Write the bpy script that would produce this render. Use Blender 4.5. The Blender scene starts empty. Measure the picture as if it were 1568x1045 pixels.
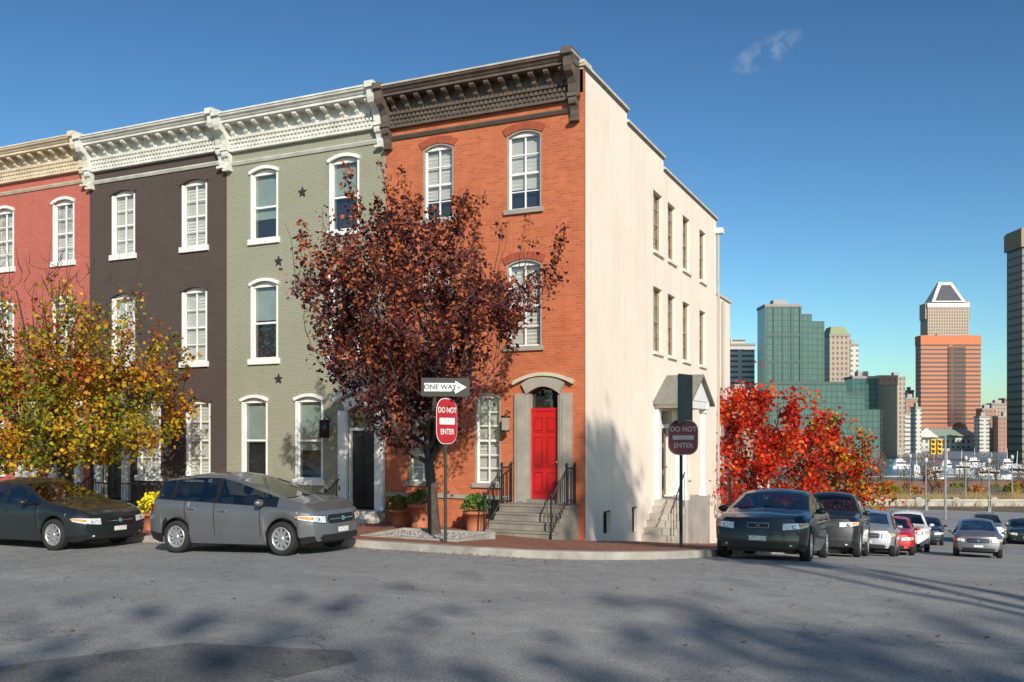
import bpy, math, random
from mathutils import Vector, Matrix, noise
R = random.Random(11)
A = math.radians(24.93); CA, SA = math.cos(A), math.sin(A)
def c2w(X, Y):            # harbour-aligned survey frame -> street frame (origin = house corner)
    X -= 1.75; Y -= 22.8
    return (CA*X - SA*Y, SA*X + CA*Y)
scene = bpy.context.scene
# ------------------------------------------------------------------ node helpers
def new_mat(name):
    m = bpy.data.materials.new(name); m.use_nodes = True
    nt = m.node_tree; return m, nt, nt.nodes['Principled BSDF']
def N(nt, t, **kw):
    n = nt.nodes.new(t)
    for k, v in kw.items():
        if k in n.inputs: n.inputs[k].default_value = v
        else: setattr(n, k, v)
    return n
def c4(c): return (c[0], c[1], c[2], 1)
def mixc(nt, fac, a, b, blend='MIX'):
    n = nt.nodes.new('ShaderNodeMix'); n.data_type = 'RGBA'; n.blend_type = blend
    for i, v in ((0, fac), (6, a), (7, b)):
        if hasattr(v, 'links'): nt.links.new(v, n.inputs[i])
        elif i == 0: n.inputs[i].default_value = v
        else: n.inputs[i].default_value = c4(v)
    return n.outputs[2]
def mr(nt, v, a, b, c=0., d=1.):
    n = nt.nodes.new('ShaderNodeMapRange'); nt.links.new(v, n.inputs[0])
    for i, x in enumerate((a, b, c, d)): n.inputs[i+1].default_value = x
    return n.outputs[0]
def nz(nt, vec, scale, detail=4, rough=.55):
    n = N(nt, 'ShaderNodeTexNoise', Scale=scale, Detail=detail, Roughness=rough)
    nt.links.new(vec, n.inputs['Vector']); return n.outputs['Fac']
def bump(nt, p, h, s=.4, d=.01):
    b = N(nt, 'ShaderNodeBump', Strength=s, Distance=d)
    nt.links.new(h, b.inputs['Height']); nt.links.new(b.outputs[0], p.inputs['Normal'])
MATS = {}
def plain(name, col, rough=.6, metal=0., var=.18, scale=3., bmp=0., coat=0., spec=.5):
    if name in MATS: return MATS[name]
    m, nt, p = new_mat(name)
    tc = N(nt, 'ShaderNodeTexCoord').outputs['Object']
    f = mr(nt, nz(nt, tc, scale), .3, .7)
    d = tuple(c*(1-var) for c in col); l = tuple(min(1, c*(1+var*.6)) for c in col)
    nt.links.new(mixc(nt, f, d, l), p.inputs['Base Color'])
    p.inputs['Roughness'].default_value = rough; p.inputs['Metallic'].default_value = metal
    p.inputs['Coat Weight'].default_value = coat; p.inputs['Coat Roughness'].default_value = .05
    p.inputs['Specular IOR Level'].default_value = spec
    if bmp: bump(nt, p, nz(nt, tc, scale*12), bmp, .01)
    MATS[name] = m; return m
def wallvec(nt):
    tc = N(nt, 'ShaderNodeTexCoord').outputs['Object']
    s = N(nt, 'ShaderNodeSeparateXYZ'); nt.links.new(tc, s.inputs[0])
    a = N(nt, 'ShaderNodeMath', operation='ADD'); nt.links.new(s.outputs[0], a.inputs[0]); nt.links.new(s.outputs[1], a.inputs[1])
    c = N(nt, 'ShaderNodeCombineXYZ'); nt.links.new(a.outputs[0], c.inputs[0]); nt.links.new(s.outputs[2], c.inputs[1])
    return tc, c.outputs[0]
def brick(name, c1, c2, mo, bw=.215, rh=.072, ms=.008, rough=.85, dirt=.35, bs=.5, off=.5, horiz=False, soft=.1, streak=0.):
    m, nt, p = new_mat(name)
    tc, v = wallvec(nt)
    if horiz: v = tc
    b = N(nt, 'ShaderNodeTexBrick', Scale=1.0, **{'Mortar Size': ms, 'Brick Width': bw, 'Row Height': rh, 'Color1': c4(c1), 'Color2': c4(c2), 'Mortar': c4(mo), 'Mortar Smooth': soft, 'Bias': -.1})
    b.offset = off
    nt.links.new(v, b.inputs['Vector'])
    big = mr(nt, nz(nt, tc, .7, 6, .65), .3, .72)
    dk = mixc(nt, dirt, b.outputs['Color'], (c1[0]*.35, c1[1]*.35, c1[2]*.35))
    col = mixc(nt, big, dk, b.outputs['Color'])
    fine = mr(nt, nz(nt, tc, 30, 3), .3, .8)
    col = mixc(nt, fine, mixc(nt, .25, col, (0.01, .01, .01)), col)
    if streak:
        mp = N(nt, 'ShaderNodeMapping'); mp.inputs['Scale'].default_value = (2.2, .18, 1); nt.links.new(v, mp.inputs[0])
        col = mixc(nt, mr(nt, nz(nt, mp.outputs[0], 2, 5, .65), .5, .85, 0, streak), col, tuple(c*.45 for c in c1))
    nt.links.new(col, p.inputs['Base Color']); p.inputs['Roughness'].default_value = rough
    inv = N(nt, 'ShaderNodeMath', operation='SUBTRACT'); inv.inputs[0].default_value = 1; nt.links.new(b.outputs['Fac'], inv.inputs[1])
    add = N(nt, 'ShaderNodeMath', operation='ADD'); nt.links.new(inv.outputs[0], add.inputs[0]); nt.links.new(fine, add.inputs[1])
    bump(nt, p, add.outputs[0], bs, .008)
    MATS[name] = m; return m
M_or = brick('orange_brick', (.73, .185, .068), (.55, .12, .045), (.55, .26, .15), dirt=.38, streak=.4)
M_ord = brick('red_arch_brick', (.52, .085, .03), (.38, .055, .025), (.36, .16, .1), bw=.07, rh=.22)
M_gr = brick('painted_brick_sage', (.385, .38, .28), (.36, .355, .26), (.29, .29, .215), dirt=.16, bs=.4, streak=.3)
M_br = brick('painted_brick_brown', (.108, .078, .066), (.095, .067, .057), (.068, .052, .046), dirt=.25, bs=.4, streak=.3)
M_pk = brick('painted_brick_pink', (.62, .17, .125), (.56, .145, .105), (.45, .125, .095), dirt=.2, bs=.4, streak=.3)
M_cr = brick('painted_brick_cream', (.45, .4, .3), (.43, .38, .28), (.36, .31, .24), dirt=.2, bs=.35)
M_pave = brick('brick_pavers', (.42, .16, .09), (.32, .12, .075), (.22, .14, .11), bw=.22, rh=.11, ms=.008, horiz=True, dirt=.5)
def stucco():
    m, nt, p = new_mat('cream_stucco')
    tc, v = wallvec(nt)
    a = mr(nt, nz(nt, tc, .5, 6, .6), .35, .7)
    mp = N(nt, 'ShaderNodeMapping'); mp.inputs['Scale'].default_value = (2.5, .15, 1); nt.links.new(v, mp.inputs[0])
    col = mixc(nt, a, (.82, .70, .585), (.89, .775, .665))
    col = mixc(nt, mr(nt, nz(nt, mp.outputs[0], 1.5, 5, .6), .5, .85, 0, .4), col, (.5, .42, .33))
    nt.links.new(col, p.inputs['Base Color']); p.inputs['Roughness'].default_value = .9
    bump(nt, p, nz(nt, tc, 14, 6, .7), .5, .012)
    return m
M_st = stucco()
def asphalt(name, lo, hi, warm=False):
    m, nt, p = new_mat(name)
    tc = N(nt, 'ShaderNodeTexCoord').outputs['Object']
    big = mr(nt, nz(nt, tc, .22, 6, .6), .35, .68)
    col = mixc(nt, big, lo, hi)
    lane = N(nt, 'ShaderNodeMapping'); lane.inputs['Scale'].default_value = (.05, .55, 1); nt.links.new(tc, lane.inputs[0])
    col = mixc(nt, mr(nt, nz(nt, lane.outputs[0], 1.2, 3, .5), .4, .7, 0, .45), col, tuple(c*.6 for c in lo))
    sp = nz(nt, tc, 34, 3, .85)
    col = mixc(nt, mr(nt, sp, .54, .7, 0, .7), col, tuple(min(.75, c*2.0) for c in hi))
    col = mixc(nt, mr(nt, sp, .47, .32, 0, .9), col, tuple(c*.2 for c in lo))
    mid = mr(nt, nz(nt, tc, 3.0, 6, .75), .3, .75)
    col = mixc(nt, mid, mixc(nt, .38, col, (.04, .04, .042)), col)
    vor = N(nt, 'ShaderNodeTexVoronoi', Scale=.28); vor.feature = 'DISTANCE_TO_EDGE'
    wob = N(nt, 'ShaderNodeTexNoise', Scale=1.6, Detail=6); nt.links.new(tc, wob.inputs['Vector'])
    vm = N(nt, 'ShaderNodeVectorMath', operation='MULTIPLY_ADD'); nt.links.new(wob.outputs['Color'], vm.inputs[0]); vm.inputs[1].default_value = (1.4, 1.4, 0); nt.links.new(tc, vm.inputs[2])
    nt.links.new(vm.outputs[0], vor.inputs['Vector'])
    crack = mr(nt, vor.outputs['Distance'], .0, .005, .5, 0)
    col = mixc(nt, crack, col, (.03, .03, .032))
    nt.links.new(col, p.inputs['Base Color']); p.inputs['Roughness'].default_value = .82
    bump(nt, p, nz(nt, tc, 50, 3, .8), .6, .012)
    MATS[name] = m; return m
M_as = asphalt('asphalt', (.31, .31, .305), (.43, .42, .40))
M_as2 = asphalt('asphalt_patch', (.17, .165, .16), (.24, .235, .23))
W = plain('white_paint', (.8, .79, .76), .5, var=.08)
WG = plain('stone_grey_paint', (.34, .31, .265), .6, var=.15, bmp=.2)
DK = plain('dark_bronze_cornice', (.13, .10, .078), .55, var=.3)
DKT = plain('cornice_flashing', (.50, .47, .41), .5)
CW = plain('white_cornice', (.70, .69, .63), .55, var=.2)
PKC = plain('cream_cornice', (.68, .57, .42), .55, var=.2)
RED = plain('red_door_paint', (.52, .014, .016), .35, var=.1, coat=.3)
BLK = plain('black_iron', (.015, .015, .016), .45)
BLKD = plain('black_door', (.012, .012, .014), .3, coat=.3)
STN = plain('step_stone', (.24, .22, .185), .85, var=.3, bmp=.4)
CON = plain('concrete', (.42, .38, .33), .9, var=.25, bmp=.4, scale=1.5)
GRN = plain('granite_kerb', (.38, .35, .31), .85, var=.35, bmp=.3, scale=2)
ROOF = plain('roof_membrane', (.12, .12, .12), .9)
TAN = plain('window_tan_trim', (.36, .27, .19), .6)
BARK = plain('bark', (.075, .058, .048), .9, var=.4, scale=8, bmp=.6)
TERR = plain('terracotta', (.42, .14, .07), .8)
SLATE = plain('slate_shingle', (.22, .21, .185), .8, var=.35, scale=12)
def blinds(name, col):
    m, nt, p = new_mat(name)
    tc, v = wallvec(nt)
    w = N(nt, 'ShaderNodeTexWave', Scale=3.2); w.bands_direction = 'Y'
    nt.links.new(v, w.inputs['Vector'])
    c = mixc(nt, w.outputs['Fac'], tuple(c*.5 for c in col), col)
    nt.links.new(mixc(nt, mr(nt, nz(nt, tc, 1.3, 2), .45, .6), tuple(c*.7 for c in col), c), p.inputs['Base Color'])
    p.inputs['Roughness'].default_value = .7
    MATS[name] = m; return m
BLI = blinds('white_blinds', (.86, .82, .74))
SHD = plain('roller_shade', (.30, .36, .32), .8, var=.1)
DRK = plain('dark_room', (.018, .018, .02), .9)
CURT = plain('curtain', (.55, .52, .45), .9, var=.5, scale=6)
def glass():
    m = bpy.data.materials.new('window_glass'); m.use_nodes = True; nt = m.node_tree
    nt.nodes.clear()
    o = N(nt, 'ShaderNodeOutputMaterial'); t = N(nt, 'ShaderNodeBsdfTransparent'); t.inputs[0].default_value = (.9, .93, .93, 1)
    g = N(nt, 'ShaderNodeBsdfGlossy'); g.inputs['Roughness'].default_value = .02
    x = N(nt, 'ShaderNodeMixShader')
    tc = N(nt, 'ShaderNodeTexCoord').outputs['Object']
    b = N(nt, 'ShaderNodeBump', Strength=.15, Distance=.02); nt.links.new(nz(nt, tc, 1.5), b.inputs['Height']); nt.links.new(b.outputs[0], g.inputs['Normal'])
    x.inputs[0].default_value = .17
    nt.links.new(t.outputs[0], x.inputs[1]); nt.links.new(g.outputs[0], x.inputs[2]); nt.links.new(x.outputs[0], o.inputs[0])
    return m
GL = glass()
def leafmat(name, col, tr=.35, var=.35):
    m = bpy.data.materials.new(name); m.use_nodes = True; nt = m.node_tree; nt.nodes.clear()
    o = N(nt, 'ShaderNodeOutputMaterial'); d = N(nt, 'ShaderNodeBsdfDiffuse'); t = N(nt, 'ShaderNodeBsdfTranslucent'); x = N(nt, 'ShaderNodeMixShader')
    g = N(nt, 'ShaderNodeNewGeometry'); f = g.outputs['Random Per Island']
    c = mixc(nt, f, tuple(v*(1-var) for v in col), tuple(min(1, v*(1+var)) for v in col))
    nt.links.new(c, d.inputs[0]); nt.links.new(c, t.inputs[0]); x.inputs[0].default_value = tr
    nt.links.new(d.outputs[0], x.inputs[1]); nt.links.new(t.outputs[0], x.inputs[2]); nt.links.new(x.outputs[0], o.inputs[0])
    return m
# ------------------------------------------------------------------ builder
FR = lambda s, n, z: (s, -n, z)      # street front
SD = lambda s, n, z: (n, s, z)       # side wall
ID = lambda x, y, z: (x, y, z)
class B:
    def __init__(s, name, loc=(0, 0, 0), rot=(0, 0, 0), scale=(1, 1, 1)):
        s.name, s.loc, s.rot, s.sc, s.parts = name, loc, rot, scale, {}
    def raw(s, part, mat, vs, fs, smooth=False):
        k = (part, mat.name); e = s.parts.setdefault(k, [[], [], mat, smooth])
        o = len(e[0]); e[0].extend(vs); e[1].extend([tuple(i+o for i in f) for f in fs])
    def fbox(s, F, part, mat, s0, s1, n0, n1, z0, z1):
        vs = [F(a, b, c) for a in (s0, s1) for b in (n0, n1) for c in (z0, z1)]
        s.raw(part, mat, vs, [(0, 1, 3, 2), (4, 6, 7, 5), (0, 4, 5, 1), (2, 3, 7, 6), (0, 2, 6, 4), (1, 5, 7, 3)])
    def box(s, part, mat, x0, x1, y0, y1, z0, z1): s.fbox(ID, part, mat, x0, x1, y0, y1, z0, z1)
    def quad(s, part, mat, *p): s.raw(part, mat, list(p), [tuple(range(len(p)))])
    def prism(s, F, part, mat, pts, n0, n1):     # polygon in (s,z)
        n = len(pts); vs = [F(a, n0, z) for a, z in pts]+[F(a, n1, z) for a, z in pts]
        s.raw(part, mat, vs, [tuple(range(n)), tuple(range(2*n-1, n-1, -1))]+[(i, (i+1) % n, n+(i+1) % n, n+i) for i in range(n)])
    def prof(s, F, part, mat, pts, s0, s1):      # polygon in (n,z) extruded along s
        n = len(pts); vs = [F(s0, a, z) for a, z in pts]+[F(s1, a, z) for a, z in pts]
        s.raw(part, mat, vs, [tuple(range(n)), tuple(range(2*n-1, n-1, -1))]+[(i, (i+1) % n, n+(i+1) % n, n+i) for i in range(n)])
    def tube(s, part, mat, pts, rs, seg=8, cap=True):
        vs, fs = [], []; k = len(pts)
        for i, p in enumerate(pts):
            p = Vector(p); d = Vector(pts[min(i+1, k-1)])-Vector(pts[max(i-1, 0)])
            d = d.normalized() if d.length > 1e-6 else Vector((0, 0, 1))
            a = d.orthogonal().normalized() if abs(d.z) < .9 else Vector((1, 0, 0)).cross(d).normalized()
            b = d.cross(a)
            for j in range(seg):
                t = 2*math.pi*j/seg; vs.append(tuple(p+(a*math.cos(t)+b*math.sin(t))*rs[i]))
        for i in range(k-1):
            for j in range(seg): fs.append((i*seg+j, i*seg+(j+1) % seg, (i+1)*seg+(j+1) % seg, (i+1)*seg+j))
        if cap: fs.append(tuple(range(seg))); fs.append(tuple(range((k-1)*seg, k*seg)))
        s.raw(part, mat, vs, fs, True)
    def ell(s, part, mat, c, r, nu=14, nv=8):
        vs, fs = [], []
        for i in range(nv+1):
            ph = math.pi*i/nv
            for j in range(nu):
                t = 2*math.pi*j/nu; vs.append((c[0]+r[0]*math.sin(ph)*math.cos(t), c[1]+r[1]*math.sin(ph)*math.sin(t), c[2]+r[2]*math.cos(ph)))
        for i in range(nv):
            for j in range(nu): fs.append((i*nu+j, i*nu+(j+1) % nu, (i+1)*nu+(j+1) % nu, (i+1)*nu+j))
        s.raw(part, mat, vs, fs, True)
    def text(s, body, size, loc, rot, mat, part='lettering'):
        cu = bpy.data.curves.new(part, 'FONT'); cu.body = body; cu.size = size; cu.align_x = 'CENTER'; cu.align_y = 'CENTER'; cu.extrude = .001; cu.offset = size*.02
        cu.materials.append(mat); o = bpy.data.objects.new(part, cu); o.location = loc; o.rotation_euler = rot
        scene.collection.objects.link(o); s.extra = getattr(s, 'extra', []) + [o]
    def done(s):
        e = bpy.data.objects.new(s.name, None); e.empty_display_size = .5
        e.location, e.rotation_euler, e.scale = s.loc, s.rot, s.sc; scene.collection.objects.link(e)
        for (part, mn), (vs, fs, mat, sm) in s.parts.items():
            me = bpy.data.meshes.new(part); me.from_pydata(vs, [], fs); me.materials.append(mat)
            if sm: me.polygons.foreach_set('use_smooth', [True]*len(me.polygons))
            me.update(); o = bpy.data.objects.new(part, me); o.parent = e; scene.collection.objects.link(o)
        for o in getattr(s, 'extra', []): o.parent = e
        return e
def single(name, mat, vs, fs, smooth=False):
    me = bpy.data.meshes.new(name); me.from_pydata(vs, [], fs); me.materials.append(mat)
    if smooth: me.polygons.foreach_set('use_smooth', [True]*len(me.polygons))
    me.update(); o = bpy.data.objects.new(name, me); scene.collection.objects.link(o); return o
def lin(pts, x):
    if x <= pts[0][0]: return pts[0][1]
    for (a, b), (c, d) in zip(pts, pts[1:]):
        if x <= c: return b+(d-b)*(x-a)/(c-a)
    return pts[-1][1]
# ------------------------------------------------------------------ terrain
HILL = [(-12, .0), (-7, .0), (-5, -.07), (-2, -.33), (0, -.56), (5.4, -1.13), (15, -2.2), (24, -3.0), (40, -4.1), (60, -4.8), (80, -5.1)]
FARH = [(0, -5.1), (110, -5.1), (130, -6.6), (160, -9.0), (250, -11.0), (268, -11.2), (274, -14), (890, -14), (897, -10.2), (9000, -10)]
def sml(pts, x, k): return sum(lin(pts, x+k*i/2) for i in (-2, -1, 0, 1, 2))/5
def g(x, y):
    if y > 80: return lin(FARH, -SA*x+CA*y)
    h = sml(HILL, y, 1.2)
    if y < 3:
        k = 1 if x > 0 else 1-.6*min(1, -x/6)
        kk = k if y < 0 else k+(1-k)*y/3
        h *= kk
        if x < -3: h -= .22*min(1, (-x-3)/6)*(1 if y < 0 else 1-y/3)
    return h
def axis(segs):
    out = [segs[0][0]]
    for a, b, st in segs:
        n = max(1, round((b-a)/st)); out += [a+(b-a)*(i+1)/n for i in range(n)]
    return out
def gridmesh(name, mat, xs, ys, zf):
    vs = [(x, y, zf(x, y)) for y in ys for x in xs]; n = len(xs)
    fs = [(j*n+i, j*n+i+1, (j+1)*n+i+1, (j+1)*n+i) for j in range(len(ys)-1) for i in range(n-1)]
    return single(name, mat, vs, fs, True)
GM = plain('dry_grass_ground', (.20, .145, .08), .95, var=.5, scale=.15, bmp=.3)
gridmesh('ground', GM, axis([(-6000, -1000, 1000), (-1000, -60, 94), (-60, 60, 3), (60, 1200, 30), (1200, 6000, 800)]),
         axis([(-800, -60, 150), (-60, -20, 5), (-20, 80, 2), (80, 400, 10), (400, 1500, 30), (1500, 8000, 1000)]), lambda x, y: g(x, y)-(.06 if y < 80 else .03))
ROADX = axis([(-70, -20, 2), (-20, 20, .5), (20, 60, 2)]); ROADY = axis([(-40, -16, 1), (-16, 16, .4), (16, 78, 1.5)])
gridmesh('asphalt_road', M_as, ROADX, ROADY, g)
single('road_patch', M_as2, [(x, y, .004) for x, y in ((.95, -14.1), (2.65, -13.7), (2.95, -14.0), (2.7, -14.9), (2.9, -17.5), (-.8, -17.5), (.2, -15.3))], [tuple(range(7))])
XR = [(-6.3, 1.0), (-6.15, 1.9), (-5.8, 2.6), (-5.2, 3.25), (-4.5, 3.65), (-3.5, 3.88), (-2, 3.9), (0, 3.95), (24, 5.5), (56, 7.4)]
KH = .13
def xr(y): return lin(XR, y)
vs, fs = [], []
rows = [-6.3, -6.15, -5.98, -5.8, -5.5, -5.2, -4.85, -4.5, -4, -3.5, -3, -2.5, -2, -1.5, -1, -.5, 0]
cols = [-60+i*2 for i in range(22)]+[-16+i*.5 for i in range(33)]
P = 6
for y in rows:
    r = [(x, y) for x in cols]+[(xr(y)*(k+1)/P, y) for k in range(P)]
    vs += [(x, yy, g(x, yy)+KH) for x, yy in r]
n = len(cols)+P
fs = [(j*n+i, j*n+i+1, (j+1)*n+i+1, (j+1)*n+i) for j in range(len(rows)-1) for i in range(n-1)]
single('brick_sidewalk', M_pave, vs, fs)
rows2 = [i*.5 for i in range(0, 113)]
vs = [(xr(y)*k/P, y, g(xr(y)*k/P, y)+KH) for y in rows2 for k in range(P+1)]; n = P+1
fs = [(j*n+i, j*n+i+1, (j+1)*n+i+1, (j+1)*n+i) for j in range(len(rows2)-1) for i in range(n-1)]
single('brick_sidewalk', M_pave, vs, fs)
line = [(x, -6.3) for x in cols if x < 1]+[(b, a) for a, b in XR[:8]]+[(xr(y), y) for y in [i*.5 for i in range(1, 113)]]
def kerb(name, line, wd=.17):
    vs, fs = [], []
    for i, p in enumerate(line):
        a, b = line[max(i-1, 0)], line[min(i+1, len(line)-1)]
        d = Vector((b[0]-a[0], b[1]-a[1])).normalized(); nn = Vector((d.y, -d.x))
        z = g(*p); o = (p[0]+nn.x*.03, p[1]+nn.y*.03); q = (p[0]-nn.x*wd, p[1]-nn.y*wd)
        vs += [(o[0], o[1], z-.1), (o[0], o[1], z+KH-.01), (o[0]-nn.x*.015, o[1]-nn.y*.015, z+KH+.006), (q[0], q[1], z+KH+.006), (q[0], q[1], z)]
    for i in range(len(line)-1):
        for j in range(4): fs.append((i*5+j, i*5+j+1, i*5+5+j+1, i*5+5+j))
    return single(name, GRN, vs, fs)
kerb('kerb', line)
PX = [14+i for i in range(0, 40)]
gridmesh('pavement', CON, PX, [i for i in range(24, 62)], lambda x, y: g(x, y)+KH)
xw = B('crosswalk_markings'); WP = plain('road_marking_paint', (.75, .73, .68), .8, var=.25, scale=6)
for yy in (52, 56.5):
    for i in range(11):
        x0 = 7.4+i*.62; xw.quad('bar', WP, *[(x, y, g(x, y)+.03) for x, y in ((x0, yy), (x0+.6, yy), (x0+.6, yy+.5), (x0, yy+.5))])
xw.done()
# ------------------------------------------------------------------ facade pieces
def arc(s0, s1, zt, rise, n=12):
    return [(s0+(s1-s0)*i/n, zt+rise*(1-(2*i/n-1)**2)) for i in range(n+1)]
def sheet(b, F, mat, s0, s1, z0, z1, holes, d=.27, part='wall'):
    S = sorted({s0, s1, *[h[0] for h in holes], *[h[1] for h in holes]}); Z = sorted({z0, z1, *[h[2] for h in holes], *[h[3] for h in holes]})
    for a, c in zip(S, S[1:]):
        for e, f in zip(Z, Z[1:]):
            ms, mz = (a+c)/2, (e+f)/2
            if any(h[0] < ms < h[1] and h[2] < mz < h[3] for h in holes): continue
            b.quad(part, mat, F(a, 0, e), F(c, 0, e), F(c, 0, f), F(a, 0, f))
    for h in holes:
        a, c, e, f = h[:4]; rise = h[4]; zt = f-rise
        b.quad(part, mat, F(a, 0, e), F(a, -d, e), F(a, -d, zt), F(a, 0, zt)); b.quad(part, mat, F(c, 0, e), F(c, -d, e), F(c, -d, zt), F(c, 0, zt))
        b.quad(part, mat, F(a, 0, e), F(c, 0, e), F(c, -d, e), F(a, -d, e))
        if rise > 0:
            pts = arc(a, c, zt, rise)
            for p, q in zip(pts, pts[1:]):
                b.quad(part, mat, F(p[0], 0, p[1]), F(q[0], 0, q[1]), F(q[0], 0, f), F(p[0], 0, f))
                b.quad(part, mat, F(p[0], 0, p[1]), F(q[0], 0, q[1]), F(q[0], -d, q[1]), F(p[0], -d, p[1]))
        else: b.quad(part, mat, F(a, 0, f), F(c, 0, f), F(c, -d, f), F(a, -d, f))
def archband(b, F, mat, s0, s1, zt, rise, th, pr, part='window_arch', n0=-.002):
    pi = arc(s0, s1, zt, rise); po = arc(s0-th*.4, s1+th*.4, zt+th*.75, rise*1.05)
    for i in range(len(pi)-1):
        q = [pi[i], pi[i+1], po[i+1], po[i]]
        b.prism(F, part, mat, q, n0, pr)
def window(b, F, h, fm, cols, rows, back, back2=None, d=.12):
    s0, s1, z0, z1, rise = h; zt = z1-rise-.03; w = .05
    n0, n1 = -d-.02, -d+.05
    if rise > 0:
        b.prism(F, 'window_frame', fm, [(s0, zt)]+[(a, z-.002) for a, z in arc(s0+.002, s1-.002, z1-rise, rise)]+[(s1, zt)], n0, n1)
    else: b.fbox(F, 'window_frame', fm, s0, s1, n0, n1, zt-.02, z1)
    b.fbox(F, 'window_frame', fm, s0, s0+w, n0, n1, z0+w, zt-.02 if rise == 0 else zt); b.fbox(F, 'window_frame', fm, s1-w, s1, n0, n1, z0+w, zt-.02 if rise == 0 else zt)
    b.fbox(F, 'window_frame', fm, s0, s1, n0, n1, z0, z0+w)
    zm = (z0+zt)/2
    b.fbox(F, 'sash', fm, s0+w, s1-w, n0+.002, n1-.02, zm-.028, zm+.028)
    for c in range(1, cols):
        x = s0+w+(s1-s0-2*w)*c/cols
        b.fbox(F, 'sash', fm, x-.016, x+.016, n0+.004, n1-.02, z0+w, zm-.028); b.fbox(F, 'sash', fm, x-.016, x+.016, n0+.004, n1-.02, zm+.028, zt-.02)
    for (lo, hi) in ((z0+w, zm-.028), (zm+.028, zt)):
        for r in range(1, rows):
            z = lo+(hi-lo)*r/rows; b.fbox(F, 'sash', fm, s0+w, s1-w, n0+.006, n1-.024, z-.014, z+.014)
        for x0, x1 in ((s0+w, s0+w+.03), (s1-w-.03, s1-w)): b.fbox(F, 'sash', fm, x0, x1, n0+.008, n1-.026, lo, hi)
    b.quad('window_glass', GL, F(s0+w, -d, z0+w), F(s1-w, -d, z0+w), F(s1-w, -d, zt), F(s0+w, -d, zt))
    nb = -d-.08
    zq = zm+(R.uniform(-.35, .1) if back is SHD else 0)
    bb = back2 or back
    if back is BLI and bb is BLI:
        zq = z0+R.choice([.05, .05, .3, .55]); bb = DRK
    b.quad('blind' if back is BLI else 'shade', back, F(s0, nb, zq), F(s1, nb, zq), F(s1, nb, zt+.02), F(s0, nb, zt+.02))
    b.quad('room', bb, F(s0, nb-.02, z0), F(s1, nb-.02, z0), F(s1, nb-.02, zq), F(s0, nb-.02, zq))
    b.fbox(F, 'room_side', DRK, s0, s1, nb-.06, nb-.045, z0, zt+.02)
def sill(b, F, mat, h, hh=.11, pr=.07): b.fbox(F, 'window_sill', mat, h[0]-.07, h[1]+.07, -.02, pr, h[2]-hh, h[2]+.004)
def bracket(b, F, mat, s, w, ztop, hgt, dep, part='cornice_bracket'):
    pts = [(0.0, ztop), (dep, ztop), (dep, ztop-hgt*.25), (dep*.9, ztop-hgt*.38), (dep*.62, ztop-hgt*.45), (dep*.45, ztop-hgt*.62), (dep*.42, ztop-hgt*.8), (dep*.25, ztop-hgt), (0.0, ztop-hgt)]
    b.prof(F, part, mat, pts, s-w/2, s+w/2)
def cornice(b, F, mat, topm, s0, s1, zt, nb, endl=True, endr=True):
    T = 'cornice'
    b.fbox(F, T, topm, s0-.02, s1+.02, 0, .62, zt-.045, zt)
    b.prof(F, T, mat, [(0, zt-.046), (.60, zt-.046), (.58, zt-.1), (.52, zt-.14), (.49, zt-.18), (.46, zt-.18), (.46, zt-.26), (.43, zt-.26), (0, zt-.26)], s0, s1)
    b.fbox(F, T, mat, s0, s1, 0, .08, zt-.96, zt-.261)
    b.fbox(F, T, mat, s0, s1, 0, .13, zt-1.02, zt-.961)
    for i in range(nb):
        s = s0+.35+(s1-s0-.7)*i/(nb-1)
        bracket(b, F, mat, s, .13, zt-.262, .3, .41)
    nd = int((s1-s0)/.13)
    for r in range(3):
        for i in range(nd):
            s = s0+.08+(s1-s0-.16)*(i+.5*(r % 2))/nd
            z = zt-.59-.115*r; b.fbox(F, 'frieze_dentils', mat, s, s+.068, .08, .17-.025*r, z-.085, z)
    for e, on in ((s0+.1, endl), (s1-.12, endr)):
        if on:
            bracket(b, F, mat, e, .2, zt-.1, .95, .58, 'end_console'); bracket(b, F, mat, e, .2, zt-.95, .55, .24, 'end_console')
            b.fbox(F, 'end_console', mat, e-.13, e+.13, .0, .66, zt-.09, zt+.07)
            b.fbox(F, 'end_console', mat, e-.12, e+.12, .0, .28, zt-1.0, zt-.91); b.fbox(F, 'end_console', mat, e-.12, e+.12, 0, .18, zt-1.57, zt-1.5)
def string(b, F, mat, s0, s1, z):
    b.prof(F, 'string_course', mat, [(-.002, z-.05), (.04, z-.05), (.09, z+.02), (.1, z+.05), (-.002, z+.05)], s0, s1)
def steps(b, mat, x0, x1, ztop, zbot, n, run=.3, plat=.55):
    rise = (ztop-zbot)/n
    for i in range(n):
        d = plat+run*i; z1 = ztop-rise*i
        b.box('step', mat, x0-.001*i, x1+.001*i, -d, -.002-(plat+run*(i-1) if i else 0), zbot-.4, z1-.045)
        b.box('step', mat, x0-.02, x1+.02, -d-.025, -.002-(plat+run*(i-1) if i else 0), z1-.045, z1)
def railing(b, pts, hgt=.85, gap=.11):
    (x0, y0, z0), (x1, y1, z1) = pts; L = math.dist((x0, y0), (x1, y1)); n = max(2, int(L/gap))
    b.tube('railing', BLK, [(x0, y0, z0+hgt), (x1, y1, z1+hgt)], [.022]*2, 6); b.tube('railing', BLK, [(x0, y0, z0+.12), (x1, y1, z1+.12)], [.014]*2, 6)
    for i in range(n+1):
        f = i/n; x, y, z = x0+(x1-x0)*f, y0+(y1-y0)*f, z0+(z1-z0)*f
        r = .022 if i in (0, n) else .009
        b.tube('railing', BLK, [(x, y, z-(.15 if i in (0, n) else 0)), (x, y, z+hgt+(.06 if i in (0, n) else 0))], [r, r], 6)
        if i in (0, n): b.ell('railing', BLK, (x, y, z+hgt+.09), (.04, .04, .04), 8, 5)
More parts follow.
